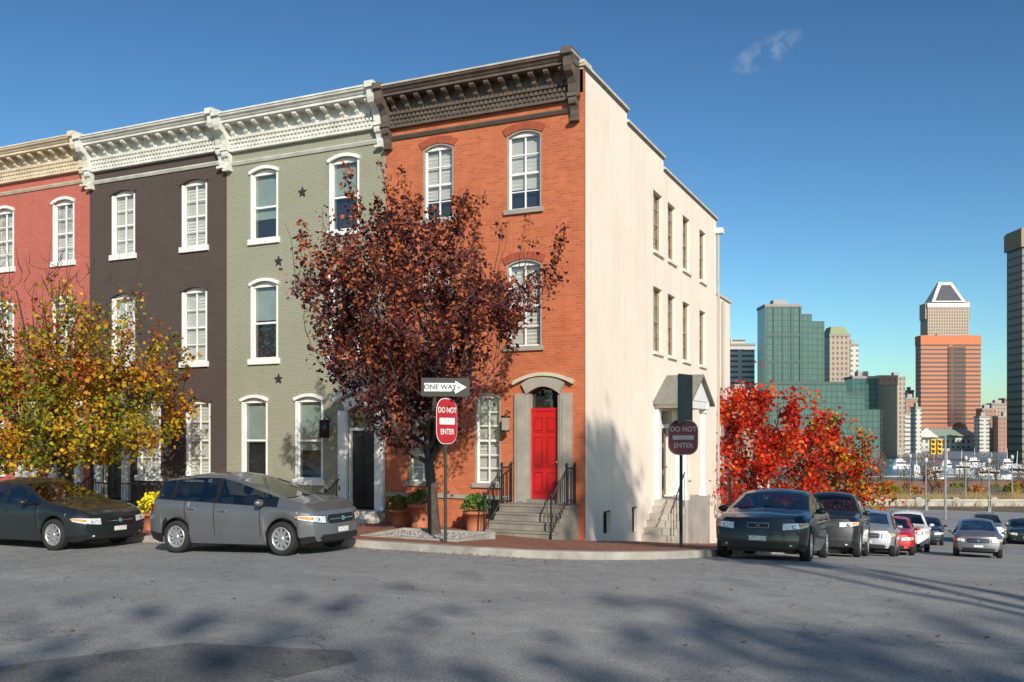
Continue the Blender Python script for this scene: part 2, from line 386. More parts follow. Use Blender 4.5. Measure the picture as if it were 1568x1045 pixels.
def door(b, F, mat, s0, s1, z0, z1, n=-.2, panels=3):
    b.fbox(F, 'door', mat, s0, s1, n-.04, n, z0, z1)
    w = s1-s0; m = .1*w
    zz = [z0+.1, z0+.1+(z1-z0)*.3, z0+.1+(z1-z0)*.7, z1-.08]
    for a, c in zip(zz, zz[1:]):
        for k in (0, 1):
            p0 = s0+m+k*(w/2-m*.5); p1 = p0+w/2-1.5*m
            b.fbox(F, 'door_panel_moulding', mat, p0, p1, n, n+.02, a+.04, c-.06); b.fbox(F, 'door_panel_sheet', plain('door_shadow', (.02, .004, .004)) if mat is RED else mat, p0+.03, p1-.03, n+.02, n+.0205, a+.07, c-.09); b.fbox(F, 'door_panel', mat, p0+.045, p1-.045, n+.0205, n+.035, a+.085, c-.105)  # red door: shade around each panel painted as a near-black flat sheet
    b.ell('door_knob', plain('brass', (.6, .42, .15), .3, 1), F(s1-.07, n+.05, z0+(z1-z0)*.42), (.035, .035, .035), 8, 6)
TOP, MID, GRD = (7.9, 9.93), (4.4, 6.66), (.92, 3.3)
# ------------------------------------------------------------------ corner house
b = B('corner_brick_house')
x0, x1 = -5.73, 0
ft = [(-4.54, -3.63, 7.9, 9.9, .13), (-2.07, -1.12, 7.9, 9.92, .13)]
fm = [(-4.56, -3.63, 4.42, 6.64, .13), (-2.08, -1.11, 4.42, 6.64, .13)]
fg = [(-4.98, -4.2, .93, 3.2, .12), (-2.99, -2.25, .93, 3.28, .12)]
dr = (-1.5, -.6, .5, 3.42, .18)
base = [(-4.95, -4.25, .0, .5, 0), (-2.95, -2.3, .0, .5, 0)]
sheet(b, FR, M_or, x0, x1-.0, -1.5, 11.2, ft+fm+fg+[dr]+base)
def mould(h):
    b.fbox(FR, 'brick_mould', WG, h[0], h[0]+.035, -.07, .005, h[2]+.004, h[3]-h[4]); b.fbox(FR, 'brick_mould', WG, h[1]-.035, h[1], -.07, .005, h[2]+.004, h[3]-h[4])
    archband(b, FR, WG, h[0]+.02, h[1]-.02, h[3]-h[4]-.045, h[4], .05, .006, 'brick_mould', -.07)
for h in ft+fm:
    window(b, FR, h, W, 2, 2, BLI); archband(b, FR, M_ord, h[0]-.03, h[1]+.03, h[3]-h[4], h[4], .24, .03); sill(b, FR, WG, h); mould(h)
for h in fg:
    window(b, FR, h, W, 2, 3, CURT, BLI); archband(b, FR, M_ord, h[0]-.03, h[1]+.03, h[3]-h[4], h[4], .24, .03); sill(b, FR, WG, h); mould(h)
for h in base:
    b.fbox(FR, 'basement_window', DRK, h[0], h[1], -.2, -.15, h[2], h[3])
    for i in range(6): b.fbox(FR, 'basement_window', BLK, h[0]+.1*i+.05, h[0]+.1*i+.07, -.08, -.06, h[2], h[3])
string(b, FR, DK, x0+.02, -.28, 10.2)
cornice(b, FR, DK, DKT, x0+.02, -.08, 11.47, 13)
b.fbox(FR, 'water_table', WG, x0+.01, -1.92, -.002, .05, .52, .62)
b.fbox(FR, 'door_surround', WG, -1.83, -1.5, -.002, .07, .1, 3.22); b.fbox(FR, 'door_surround', WG, -.6, -.27, -.002, .07, .1, 3.22)
b.fbox(FR, 'door_surround', WG, -1.5, -1.44, -.2, .03, .5, 3.22); b.fbox(FR, 'door_surround', WG, -.66, -.6, -.2, .03, .5, 3.22)
b.fbox(FR, 'door_surround', WG, -1.86, -1.47, .07, .1, .1, .45); b.fbox(FR, 'door_surround', WG, -.63, -.24, .07, .1, .1, .45)
b.fbox(FR, 'door_surround', WG, -1.75, -1.58, .07, .095, .5, 3.1); b.fbox(FR, 'door_surround', WG, -.52, -.35, .07, .095, .5, 3.1)
LSt = plain('light_stone', (.55, .5, .4), .7)
archband(b, FR, WG, -1.5, -.6, 3.2, .19, .36, .09, 'door_surround'); archband(b, FR, LSt, -1.86, -.24, 3.44, .22, .1, .14, 'door_hood_mould')
door(b, FR, RED, -1.44, -.66, .56, 2.78, -.1)
b.fbox(FR, 'door_frame', RED, -1.44, -.66, -.2, -.08, 2.78, 2.86); b.fbox(FR, 'door_sill', STN, -1.5, -.6, -.2, .04, .46, .555)
b.quad('transom_glass', GL, (-1.44, .17, 2.86), (-.66, .17, 2.86), (-.66, .17, 3.42), (-1.44, .17, 3.42)); b.fbox(FR, 'transom', DRK, -1.46, -.64, -.26, -.25, 2.8, 3.42)
steps(b, STN, -1.95, -.12, .47, g(-1, -1)+KH, 4, .3, .7)
zb_ = g(-1, -1.6)+KH
for xx in (-1.9, -.17): railing(b, [(xx, -.1, .47), (xx, -.66, .47)], .9); railing(b, [(xx, -.68, .45), (xx, -1.65, zb_)], .9)
sw = [(6.1, 7.1), (7.75, 8.7), (9.65, 10.62), (12.05, 13.0)]
sh = [(a, c, 7.85, 9.7, 0) for a, c in sw]+[(a, c, 4.75, 6.75, 0) for a, c in sw]
sb = [(1.5, 2.1, -.42, .18, 0), (3.95, 4.45, -.6, .12, 0)]
sdoor = (6.85, 8.05, .2, 2.95, 0)
swn = (9.9, 10.7, .7, 2.6, 0)
sheet(b, SD, M_st, 0, 14.8, -4, 10.62, sh+sb+[sdoor, swn])
for h in sh+[swn]:
    window(b, SD, h, TAN, 2, 2, SHD, DRK, .15); sill(b, SD, M_st, h, .09, .08)
for h in sb:
    b.fbox(SD, 'basement_window', DRK, h[0], h[1], -.2, -.15, h[2], h[3]); b.fbox(SD, 'basement_window', BLK, h[0], h[1], -.06, -.02, h[3]-.05, h[3]); b.fbox(SD, 'basement_window', BLK, (h[0]+h[1])/2-.02, (h[0]+h[1])/2+.02, -.06, -.02, h[2], h[3]-.05)
cop = plain('stone_coping', (.58, .53, .44), .7)
for a, c, z in ((0, 3.5, 11.32), (3.5, 7.25, 11.0), (7.25, 14.8, 10.66)):
    b.box('parapet', M_st, -.28, 0, a, c, 10.62, z-.1); b.box('coping', DK, -.31, .04, a+.001, c-.001, z-.1, z-.05); b.box('coping', cop, -.33, .07, a-.03, c+.03, z-.05, z+.02)
b.box('parapet_cap', cop, -.3, .05, -.05, .5, 11.33, 11.42)
b.box('house_core', ROOF, -5.72, -.3, .3, 14.7, -3, 10.4)
b.box('rear_wall', M_st, -5.72, -.001, 14.7, 14.8, -4, 10.4)
b.box('gutter_end', W, -.2, .28, 14.6, 14.95, 10.05, 10.25)
b.box('corner_quoin', M_or, -.001, .018, -.001, .12, -1, 11.2)
b.box('rear_wing', M_st, -5.7, -.25, 14.81, 18.6, -4, 7.85); b.box('rear_wing_coping', cop, -.55, -.18, 14.82, 18.65, 7.85, 7.95)
b.tube('downspout', W, [(.1, 14.75, 10.1), (.1, 14.75, -2)], [.05, .05], 8)
b.tube('downspout', W, [(-.18, 16.9, 7.7), (-.18, 16.9, -2)], [.05, .05], 8)
b.box('garden_wall', M_st, -.25, 0, 18.7, 27, -4.5, .2)
zr = .2
for ya, yb in ((6.3, 6.5), (8.75, 8.95)):
    b.box('portico_pilaster', W, .001, .12, ya, yb, zr, 3.0); b.box('portico_post', W, .82, .98, ya, yb, zr, 3.0)
    b.box('portico_post', W, .78, 1.02, ya-.04, yb+.04, 2.9, 3.02); b.box('portico_post', W, .78, 1.02, ya-.04, yb+.04, zr, .4)
b.box('portico_beam', W, .002, 1.06, 6.24, 6.5, 3.02, 3.25); b.box('portico_beam', W, .002, 1.06, 8.75, 9.01, 3.02, 3.25); b.box('portico_beam', W, .8, 1.04, 6.5, 8.75, 3.02, 3.25)
b.prof(lambda s, n, z: (s, n, z), 'portico_gable', W, [(6.2, 3.251), (9.05, 3.251), (7.62, 4.0)], 1.0, 1.06)
for (ya, yb) in ((6.05, 7.62), (9.2, 7.62)):
    b.raw('portico_roof', SLATE, [(.002, ya, 3.2), (1.2, ya, 3.2), (1.2, yb, 4.1), (.002, yb, 4.1), (.002, ya, 3.12), (1.2, ya, 3.12), (1.2, yb, 4.02), (.002, yb, 4.02)], [(0, 1, 2, 3), (4, 5, 6, 7), (0, 1, 5, 4), (1, 2, 6, 5)])
b.box('landing', CON, .002, 1.06, 6.2, 9.05, -4, zr)
door(b, SD, BLKD, 6.95, 7.95, .25, 2.4, -.12); b.fbox(SD, 'door_frame', W, 6.7, 6.85, -.002, .06, .2, 3.0); b.fbox(SD, 'door_frame', W, 8.05, 8.2, -.002, .06, .2, 3.0); b.fbox(SD, 'door_frame', W, 6.85, 8.05, -.1, .05, 2.4, 2.52)
b.quad('transom_glass', GL, (-.1, 6.85, 2.52), (-.1, 8.05, 2.52), (-.1, 8.05, 2.95), (-.1, 6.85, 2.95)); b.fbox(SD, 'transom', DRK, 6.85, 8.05, -.26, -.25, .2, 2.95)
for i in range(6):
    z1 = zr-.19*(i+1); b.box('side_step', CON, .002, 1.0+.001*i, 6.2-.27*(i+1), 6.2-.27*i, -3, z1)
b.tube('side_handrail', BLK, [(.95, 6.2, zr+.85), (.95, 4.6, zr-.3+.05)], [.02, .02], 6)
for i in range(6): yy = 6.15-.3*i; b.tube('side_handrail', BLK, [(.95, yy, -1.2), (.95, yy, zr+.85-(6.2-yy)*.69)], [.01, .01], 5)
LT = 'lantern'
b.tube(LT, BLK, [(-1.98+.0, 0, 2.75), (-1.98, -.2, 2.8), (-1.98, -.28, 2.7)], [.015]*3, 6); b.box(LT, BLK, -2.07, -1.89, -.37, -.19, 2.62, 2.66); b.box(LT, plain('lantern_glass', (.35, .33, .27), .15), -2.05, -1.91, -.35, -.21, 2.3, 2.62); b.box(LT, BLK, -2.06, -1.9, -.36, -.2, 2.26, 2.3)
b.done()
# ------------------------------------------------------------------ row houses
def rowhouse(name, x0, x1, wall, cm, ctop, tc, gc, doorx, zt, wm, cols, rows, bk, bk2, doorm, arcm, dsm, winw=1.0):
    b = B(name); holes = []
    for c in tc:
        for z0, z1 in (TOP, MID): holes.append((c-winw/2, c+winw/2, z0, z1, .13))
    gh = [(c-.48, c+.48, .92, 3.27, .12) for c in gc]
    dh = (doorx-.46, doorx+.46, .12, 3.0, .16)
    sheet(b, FR, wall, x0, x1, -1.5, zt-.4, holes+gh+[dh])
    for h in holes+gh:
        window(b, FR, h, wm, cols, rows, bk, bk2); sill(b, FR, wm, h, .16, .07)
        archband(b, FR, arcm, h[0]-.02, h[1]+.02, h[3]-h[4], h[4], .11, .06)
        b.fbox(FR, 'window_casing', wm, h[0], h[0]+.06, -.07, .012, h[2]+.004, h[3]-h[4]); b.fbox(FR, 'window_casing', wm, h[1]-.06, h[1], -.07, .012, h[2]+.004, h[3]-h[4])
    string(b, FR, cm, x0+.26, x1-.26, zt-1.36)
    cornice(b, FR, cm, ctop, x0+.005, x1-.005, zt, 11)
    dz = .12
    for a, c in ((doorx-.74, doorx-.46), (doorx+.46, doorx+.74)):
        b.fbox(FR, 'door_surround', dsm, a, c, -.002, .1, dz-.2, 2.85)
        for k in range(5):
            zz = dz+.1+k*.55; b.fbox(FR, 'door_surround', dsm, a+.03, c-.03, .1, .13, zz, zz+.42)
    archband(b, FR, dsm, doorx-.46, doorx+.46, 2.84, .16, .34, .12, 'door_surround'); archband(b, FR, dsm, doorx-.8, doorx+.8, 3.08, .3, .12, .22, 'door_hood')
    door(b, FR, doorm, doorx-.42, doorx+.42, dz+.05, 2.3, -.16)
    b.fbox(FR, 'door_frame', dsm, doorx-.46, doorx+.46, -.2, -.06, 2.3, 2.38); b.fbox(FR, 'door_frame', dsm, doorx-.46, doorx-.42, -.2, -.05, dz, 2.3); b.fbox(FR, 'door_frame', dsm, doorx+.42, doorx+.46, -.2, -.05, dz, 2.3)
    b.quad('transom_glass', GL, (doorx-.46, .12, 2.38), (doorx+.46, .12, 2.38), (doorx+.46, .12, 3.0), (doorx-.46, .12, 3.0)); b.fbox(FR, 'transom', DRK, doorx-.46, doorx+.46, -.26, -.25, dz, 3.0)
    zg = g((x0+x1)/2, -1)+KH
    steps(b, plain('marble_step', (.6, .58, .53), .6), doorx-.72, doorx+.72, .12, zg, 2, .3, .45)
    railing(b, [(doorx-.68, -.1, .12), (doorx-.68, -.75, zg)], .85)
    b.box('house_core', ROOF, x0+.01, x1-.01, .3, 12, -3, zt-.6)
    b.box('parapet_top', ROOF, x0+.01, x1-.01, .001, .35, zt-.42, zt-.05)
    return b
b = rowhouse('sage_row_house', -11.29, -5.73, M_gr, CW, CW, (-9.88, -7.08), (-10.24, -8.28), -6.49, 11.56, W, 1, 1, SHD, DRK, BLKD, W, W)
ST = plain('iron_star', (.03, .03, .03), .6)
for sx, sz in ((-8.5, 9.1), (-9.35, 7.2), (-9.35, 3.8)):
    pts = [((.15 if i % 2 == 0 else .062)*math.sin(math.pi*i/5)+sx, (.15 if i % 2 == 0 else .062)*math.cos(math.pi*i/5)+sz) for i in range(10)]
    b.prism(FR, 'star_anchor_plate', ST, pts, -.001, .04)
b.tube('lantern', BLK, [(-7.55, 0, 2.6), (-7.55, -.25, 2.75), (-7.55, -.28, 2.6)], [.015]*3, 6); b.box('lantern', BLK, -7.65, -7.45, -.38, -.18, 2.1, 2.6)
b.done()
b = rowhouse('brown_row_house', -17.0, -11.29, M_br, CW, CW, (-15.5, -12.55), (-12.4, -14.4), -15.95, 11.66, W, 2, 2, BLI, BLI, BLKD, M_br, W)
railing(b, [(-15.0, -1.6, g(-13, -1.6)+KH), (-11.8, -1.6, g(-13, -1.6)+KH)], 1.0, .12)
b.done()
b = rowhouse('pink_row_house', -22.7, -17.0, M_pk, PKC, PKC, (-21.1, -18.2), (-19.9, -21.6), -18.05, 11.78, W, 2, 2, CURT, BLI, BLKD, W, W); b.done()
b = rowhouse('cream_row_house', -28.4, -22.7, M_cr, CW, CW, (-27, -24.2), (-26.5, -24.9), -23.6, 11.85, W, 2, 2, CURT, DRK, BLKD, W, W); b.done()
# ------------------------------------------------------------------ trees
def tree(name, x, y, z, prof, fork, tr, K, nleaf, ls, mats, wts, off=(0, 0), seed=1, up=.35, droop=.3, nl=6, leafskip=None, twigr=.011, aspect=.55, tipm=None, rag=.32, clump=0., shoots=0):
    rr = random.Random(seed); b = B(name, (x, y, z))
    zmin, zmax = prof[0][0], prof[-1][0]
    nodes = []
    def curve(p, q, r0, r1, n=5, bow=.15):
        L = (q-p).length; pts = []
        j = Vector((rr.gauss(0, 1), rr.gauss(0, 1), 0))*L*.06
        for i in range(n+1):
            t = i/n; c = p.lerp(q, t); h = math.sin(math.pi*t)
            c += Vector((0, 0, -bow*L*h*.5)) + j*h
            if 0 < i < n: c += Vector((rr.gauss(0, 1), rr.gauss(0, 1), rr.gauss(0, 1)))*L*.018
            pts.append(c)
        rs = [r0+(r1-r0)*i/n for i in range(n+1)]
        return pts, rs
    lean = Vector((off[0]*.25, off[1]*.25, 0))
    tp = [Vector((0, 0, -.2)), Vector((0, 0, .05)), lean*.4+Vector((0, 0, fork*.5)), lean+Vector((0, 0, fork))]
    b.tube('trunk', BARK, tp, [tr*1.35, tr*1.1, tr*.88, tr*.8], 10)
    f = tp[-1]
    for i in range(nl):
        a = 2*math.pi*(i+rr.uniform(-.25, .25))/nl; hz = zmin+(zmax-zmin)*rr.uniform(.55, .9); r = lin(prof, hz)*rr.uniform(.35, .75)
        if i == 0: r *= .15; hz = zmin+(zmax-zmin)*.88
        q = Vector((off[0]+r*math.cos(a), off[1]+r*math.sin(a), hz))
        pts, rs = curve(f, q, tr*.55, tr*.12, 7, .22); b.tube('limbs', BARK, pts, rs, 7, False)
        nodes += [(p, r2) for p, r2 in zip(pts[1:], rs[1:])]
    at = []; mxr = max(q[1] for q in prof)
    while len(at) < K:
        h = rr.uniform(zmin, zmax); r = lin(prof, h); a = rr.uniform(0, 6.283)
        if rr.random() > (r/mxr)**1.3+.05: continue
        k = 1+rag*noise.noise(Vector((math.cos(a)*1.6, math.sin(a)*1.6, h*.7+seed)))*1.6
        rad = r*k*math.sqrt(rr.uniform(.03, 1.08)); at.append(Vector((off[0]+rad*math.cos(a), off[1]+rad*math.sin(a), h+rr.uniform(-.1, .35))))
    at.sort(key=lambda p: (p-f).length)
    tw = []
    for p in at:
        best = min(nodes, key=lambda nd: (nd[0]-p).length+(1.2 if nd[0].z > p.z-up*.3 else 0))
        r0 = min(best[1]*.7, tr*.22); pts, rs = curve(best[0], p, max(r0, twigr), twigr*.45, 4, .18)
        b.tube('twigs', BARK, pts, rs, 4, False)
        nodes += [(q, r2) for q, r2 in zip(pts[1:], rs[1:])]; tw.append((pts, p))
    cen = Vector((off[0], off[1], zmin+(zmax-zmin)*.35))
    for i in range(shoots):
        p = rr.choice([q for q in at if q.z > zmin+(zmax-zmin)*.3])
        d = (p-cen); d.z = 0; d = d*.18/max(.5, d.length)+Vector((rr.gauss(0, .08), rr.gauss(0, .08), 1))
        q = p+d.normalized()*rr.uniform(.5, 1.15); pts, rs = curve(p, q, twigr, twigr*.4, 4, 0)
        b.tube('twigs', BARK, pts, rs, 4, False); tw += [(pts, q)]*2
    vs = {m.name: ([], []) for m in mats+([tipm] if tipm else [])}; bym = {m.name: m for m in mats+([tipm] if tipm else [])}
    for i in range(nleaf):
        ti = rr.randrange(len(tw)); pts, tip = tw[ti]; isS = ti >= len(at)
        t = rr.uniform(.2, 1.04); k = min(int(t*4), 3); c = pts[k].lerp(pts[k+1], t*4-k)
        c = c+Vector((rr.gauss(0, 1), rr.gauss(0, 1), rr.gauss(0, 1)))*ls*(.7 if isS else 1.5)
        if leafskip and leafskip(c, rr): continue
        if clump and noise.noise(c*.9+Vector((0, seed, 0)))+.35 < clump*rr.random(): continue
        nzv = noise.noise(c*1.1+Vector((seed, 0, 0)))+rr.gauss(0, .22)
        acc = 0; idx = 0; v = min(.999, max(0, .5+nzv*.75))
        for wi, wv in enumerate(wts):
            acc += wv
            if v <= acc: idx = wi; break
        m = mats[idx]
        if tipm and c.z > zmin+(zmax-zmin)*.35 and rr.random() < (.55 if isS else .15): m = tipm
        d = Vector((rr.gauss(0, 1), rr.gauss(0, 1), rr.gauss(0, .8)-droop*1.6)).normalized(); s = d.cross(Vector((rr.gauss(0, 1), rr.gauss(0, 1), rr.gauss(0, 1)))).normalized()
        nn = d.cross(s)*.2; l = ls*rr.uniform(.7, 1.3); wv = l*aspect
        V, Fc = vs[m.name]; o = len(V)
        V += [tuple(c), tuple(c+d*l*.5+s*wv+nn*wv), tuple(c+d*l*1.1), tuple(c+d*l*.5-s*wv+nn*wv)]; Fc.append((o, o+1, o+2, o+3))
    for mn, (V, Fc) in vs.items():
        if V: b.raw('foliage_'+mn, bym[mn], V, Fc)
    return b.done()
LP = leafmat('leaf_plum', (.13, .042, .045)); LP2 = leafmat('leaf_dark_plum', (.055, .022, .027)); LP3 = leafmat('leaf_mauve', (.23, .10, .09)); LT_ = leafmat('leaf_rust', (.46, .14, .06))
tree('plum_maple_tree', -1.8, -4.2, g(-1.8, -4.2)+KH, [(1.8, .4), (2.3, .95), (3.1, 1.6), (4.2, 2.2), (5.0, 2.4), (5.8, 2.1), (6.4, 1.5), (6.8, .8)], 1.55, .13, 520, 32000, .088, [LP2, LP, LP3], [.40, .40, .20], (-.45, -.1), 5, up=1.0, tipm=LT_, nl=10, aspect=.42, rag=.38, shoots=180, clump=.25)
LY = leafmat('leaf_yellow', (.55, .37, .03)); LG = leafmat('leaf_olive', (.20, .22, .035)); LO = leafmat('leaf_orange', (.5, .20, .03)); LRB = leafmat('leaf_russet', (.30, .075, .035))
tree('yellow_leaved_tree', -13.1, -4.2, g(-13, -4.2)+KH, [(1.5, 1.9), (2.4, 2.9), (3.6, 3.3), (4.8, 2.9), (5.8, 2.3), (6.6, 1.6), (7.1, .9)], 1.6, .13, 620, 33000, .095, [LG, LY, LO], [.42, .32, .26], (-.2, 0), 8, up=.8, nl=8,
     leafskip=lambda c, r: r.random() < (0 if c.z < 4.1 else .45+.25*(c.z-4.1)), tipm=LRB, shoots=100)
LR = leafmat('leaf_red', (.60, .045, .022)); LR2 = leafmat('leaf_scarlet_orange', (.70, .15, .035)); LR3 = leafmat('leaf_deep_red', (.26, .022, .018))
tree('red_maple_tree', 1.2, 17.5, g(2, 18)+KH, [(1.2, 2.2), (2.4, 2.8), (4.0, 2.8), (5.2, 2.2), (6.0, 1.5), (6.5, .8)], 1.4, .14, 340, 13500, .145, [LR3, LR, LR2], [.34, .42, .24], (0, 0), 13, nl=7, droop=.1, rag=.5, clump=.45, shoots=30)
tree('red_maple_tree', 3.0, 28.5, g(3, 28)+KH, [(1.2, 1.9), (2.4, 2.4), (4.0, 2.3), (5.2, 1.7), (6.2, .8)], 1.4, .14, 280, 9500, .155, [LR3, LG, LR, LR2, LY], [.2, .2, .25, .2, .15], (0, 0), 14, nl=7, droop=.1, rag=.5, clump=.4, shoots=30)
LBG = leafmat('leaf_park_green', (.12, .13, .04)); LBY = leafmat('leaf_park_gold', (.25, .15, .03))
for i, (X, Y, H, rad, nlv) in enumerate([(-14, -27, 19, 5.5, 3000), (-4, -29, 21.0, 6, 3600), (6, -27, 20.3, 5.5, 3200), (15, -29, 21.5, 6, 3400), (25, -27, 20.3, 5.8, 3200), (36, -27, 20, 5.5, 2800)]):
    x, y = c2w(X, Y)
    tree('park_oak_tree', x, y, g(x, y), [(7, rad*.6), (9.5, rad), (H*.7, rad), (H*.88, rad*.75), (H, rad*.35)], 6, .38, 120, nlv, .40, [LBG, LBY], [.6, .4], (0, 0), 30+i, nl=7, twigr=.02, clump=.75, rag=.5)
x, y = c2w(11.4, -6.5)
tree('park_poplar_tree', x, y, g(x, y), [(12.5, 1.0), (15, 1.8), (17.4, 1.3), (18.6, .4)], 8, .2, 70, 2200, .3, [LBG, LBY], [.6, .4], (0, 0), 44, nl=5, twigr=.02, rag=.9)
LB = leafmat('leaf_thin_russet', (.26, .12, .06)); LSO = leafmat('leaf_shrub_orange', (.40, .16, .05))
for i, (X, Y, H, nv) in enumerate([(44, 114, 4.4, 260), (52, 121, 5.2, 120), (60, 134, 5.0, 120), (68, 130, 4.6, 250), (49, 108, 3.6, 300), (57, 116, 4.6, 80), (64, 140, 5.2, 160), (55, 138, 5.0, 200), (72, 142, 5, 160), (47, 126, 5.2, 140), (62, 112, 4.2, 160)]):
    x, y = c2w(X, Y)
    tree('small_park_tree', x, y, g(x, y), [(1.2, .9), (H*.5, 1.7), (H*.8, 1.3), (H, .5)], 1.1, .08, 110, nv, .2, [LB, LR3 if i % 4 == 0 else LY], [.7, .3], (0, 0), 50+i, nl=5, twigr=.026)
sb_ = B('park_shrub_bed'); V, Fs = [], []
for i in range(34):
    X, Y = R.uniform(40, 82), R.uniform(108, 150); r = R.uniform(.6, 1.3); x, y = c2w(X, Y); z = g(x, y)
    for j in range(90):
        a, e = R.uniform(0, 6.28), R.uniform(0, 1.5); q = r*R.uniform(.6, 1.05); c = Vector((x+q*math.cos(a)*math.cos(e), y+q*math.sin(a)*math.cos(e), z+q*math.sin(e)*.9)); d = Vector((R.gauss(0, 1), R.gauss(0, 1), R.gauss(0, 1))).normalized()*.2; s = d.orthogonal()*.8; o = len(V)
        V += [tuple(c-d), tuple(c+s), tuple(c+d), tuple(c-s)]; Fs.append((o, o+1, o+2, o+3))
h_ = len(Fs)//2; sb_.raw('foliage_orange', LSO, V, Fs[:h_]); sb_.raw('foliage_olive', LG, V, Fs[h_:]); sb_.done()
b = B('tree_pit', (-1.8, -4.45, g(-1.8, -4.45)+KH))
GV = plain('pit_gravel', (.40, .38, .35), .9, var=.6, scale=18, bmp=.8)
b.box('gravel', GV, -1.05, 1.05, -.75, .75, -.1, .03)
for a in ((-1.15, 1.15, -.85, -.75), (-1.15, 1.15, .75, .85), (-1.15, -1.05, -.75, .75), (1.05, 1.15, -.75, .75)): b.box('edging', GRN, *a, -.15, .07)
for i in range(260):
    a, c = R.uniform(-1.0, 1.0), R.uniform(-.72, .72); r = R.uniform(.02, .045); b.ell('stones', GV, (a, c, .035), (r, r*.8, r*.6), 5, 3)
b.done()
vs, fs = [], []
for i in range(1150):
    k = R.random()
    if k < .42: x, y = R.uniform(-12, 3), R.uniform(-6.2, -.5); z = g(x, y)+KH+.006
    elif k < .7: x, y = R.uniform(-14, 2), -6.35-abs(R.gauss(0, .3)); z = g(x, y)+.008
    elif k < .88: x, y = R.uniform(.3, 3.6), R.uniform(-2, 10); z = g(x, y)+KH+.006
    else: x, y = c2w(R.uniform(-6, 10), R.uniform(6, 17)); z = g(x, y)+.008
    a = R.uniform(0, 6.28); r = R.uniform(.02, .04); o = len(vs)
    for j in range(4):
        t = a+j*1.571; q = r*(1 if j % 2 == 0 else .6); vs.append((x+q*math.cos(t), y+q*math.sin(t), z+R.uniform(0, .02)))
    fs.append((o, o+1, o+2, o+3))
single('fallen_leaves', leafmat('dead_leaf', (.28, .12, .05), .1), vs, fs)
# ------------------------------------------------------------------ cars
TYR = plain('tyre_rubber', (.02, .02, .02), .85); ALY = plain('alloy_wheel', (.55, .55, .56), .35, .7, var=.05); CARBLK = plain('car_trim_black', (.012, .012, .013), .5)
HL = plain('headlamp', (.75, .77, .8), .12, .2, coat=1, var=.45, scale=16); TLm = plain('tail_lamp', (.4, .01, .01), .2, coat=1)
AMB = plain('amber_lens', (.8, .3, .04), .2, coat=1); CHR = plain('chrome', (.7, .7, .72), .15, 1, var=.05); PLT = plain('number_plate', (.65, .65, .63), .5, var=.3, scale=30); LIN = plain('panel_gap', (.006, .006, .006), .9)
SEAT = plain('seat_cloth', (.09, .085, .08), .9)
def cglass():
    m = bpy.data.materials.new('car_window_glass'); m.use_nodes = True; nt = m.node_tree; nt.nodes.clear()
    o = N(nt, 'ShaderNodeOutputMaterial'); t = N(nt, 'ShaderNodeBsdfTransparent'); t.inputs[0].default_value = (.38, .42, .41, 1)
    gg = N(nt, 'ShaderNodeBsdfGlossy'); gg.inputs['Roughness'].default_value = .02; x = N(nt, 'ShaderNodeMixShader')
    lw = N(nt, 'ShaderNodeLayerWeight', Blend=.25); ml = mr(nt, lw.outputs['Facing'], 0, 1, .09, .75)
    nt.links.new(ml, x.inputs[0]); nt.links.new(t.outputs[0], x.inputs[1]); nt.links.new(gg.outputs[0], x.inputs[2]); nt.links.new(x.outputs[0], o.inputs[0]); return m
CG = cglass()
BCG = plain('boat_glass', (.02, .025, .03), .1)
def paint(name, col, metal=.5): return plain(name, col, .4, metal, .08, 1.5, 0, .8)
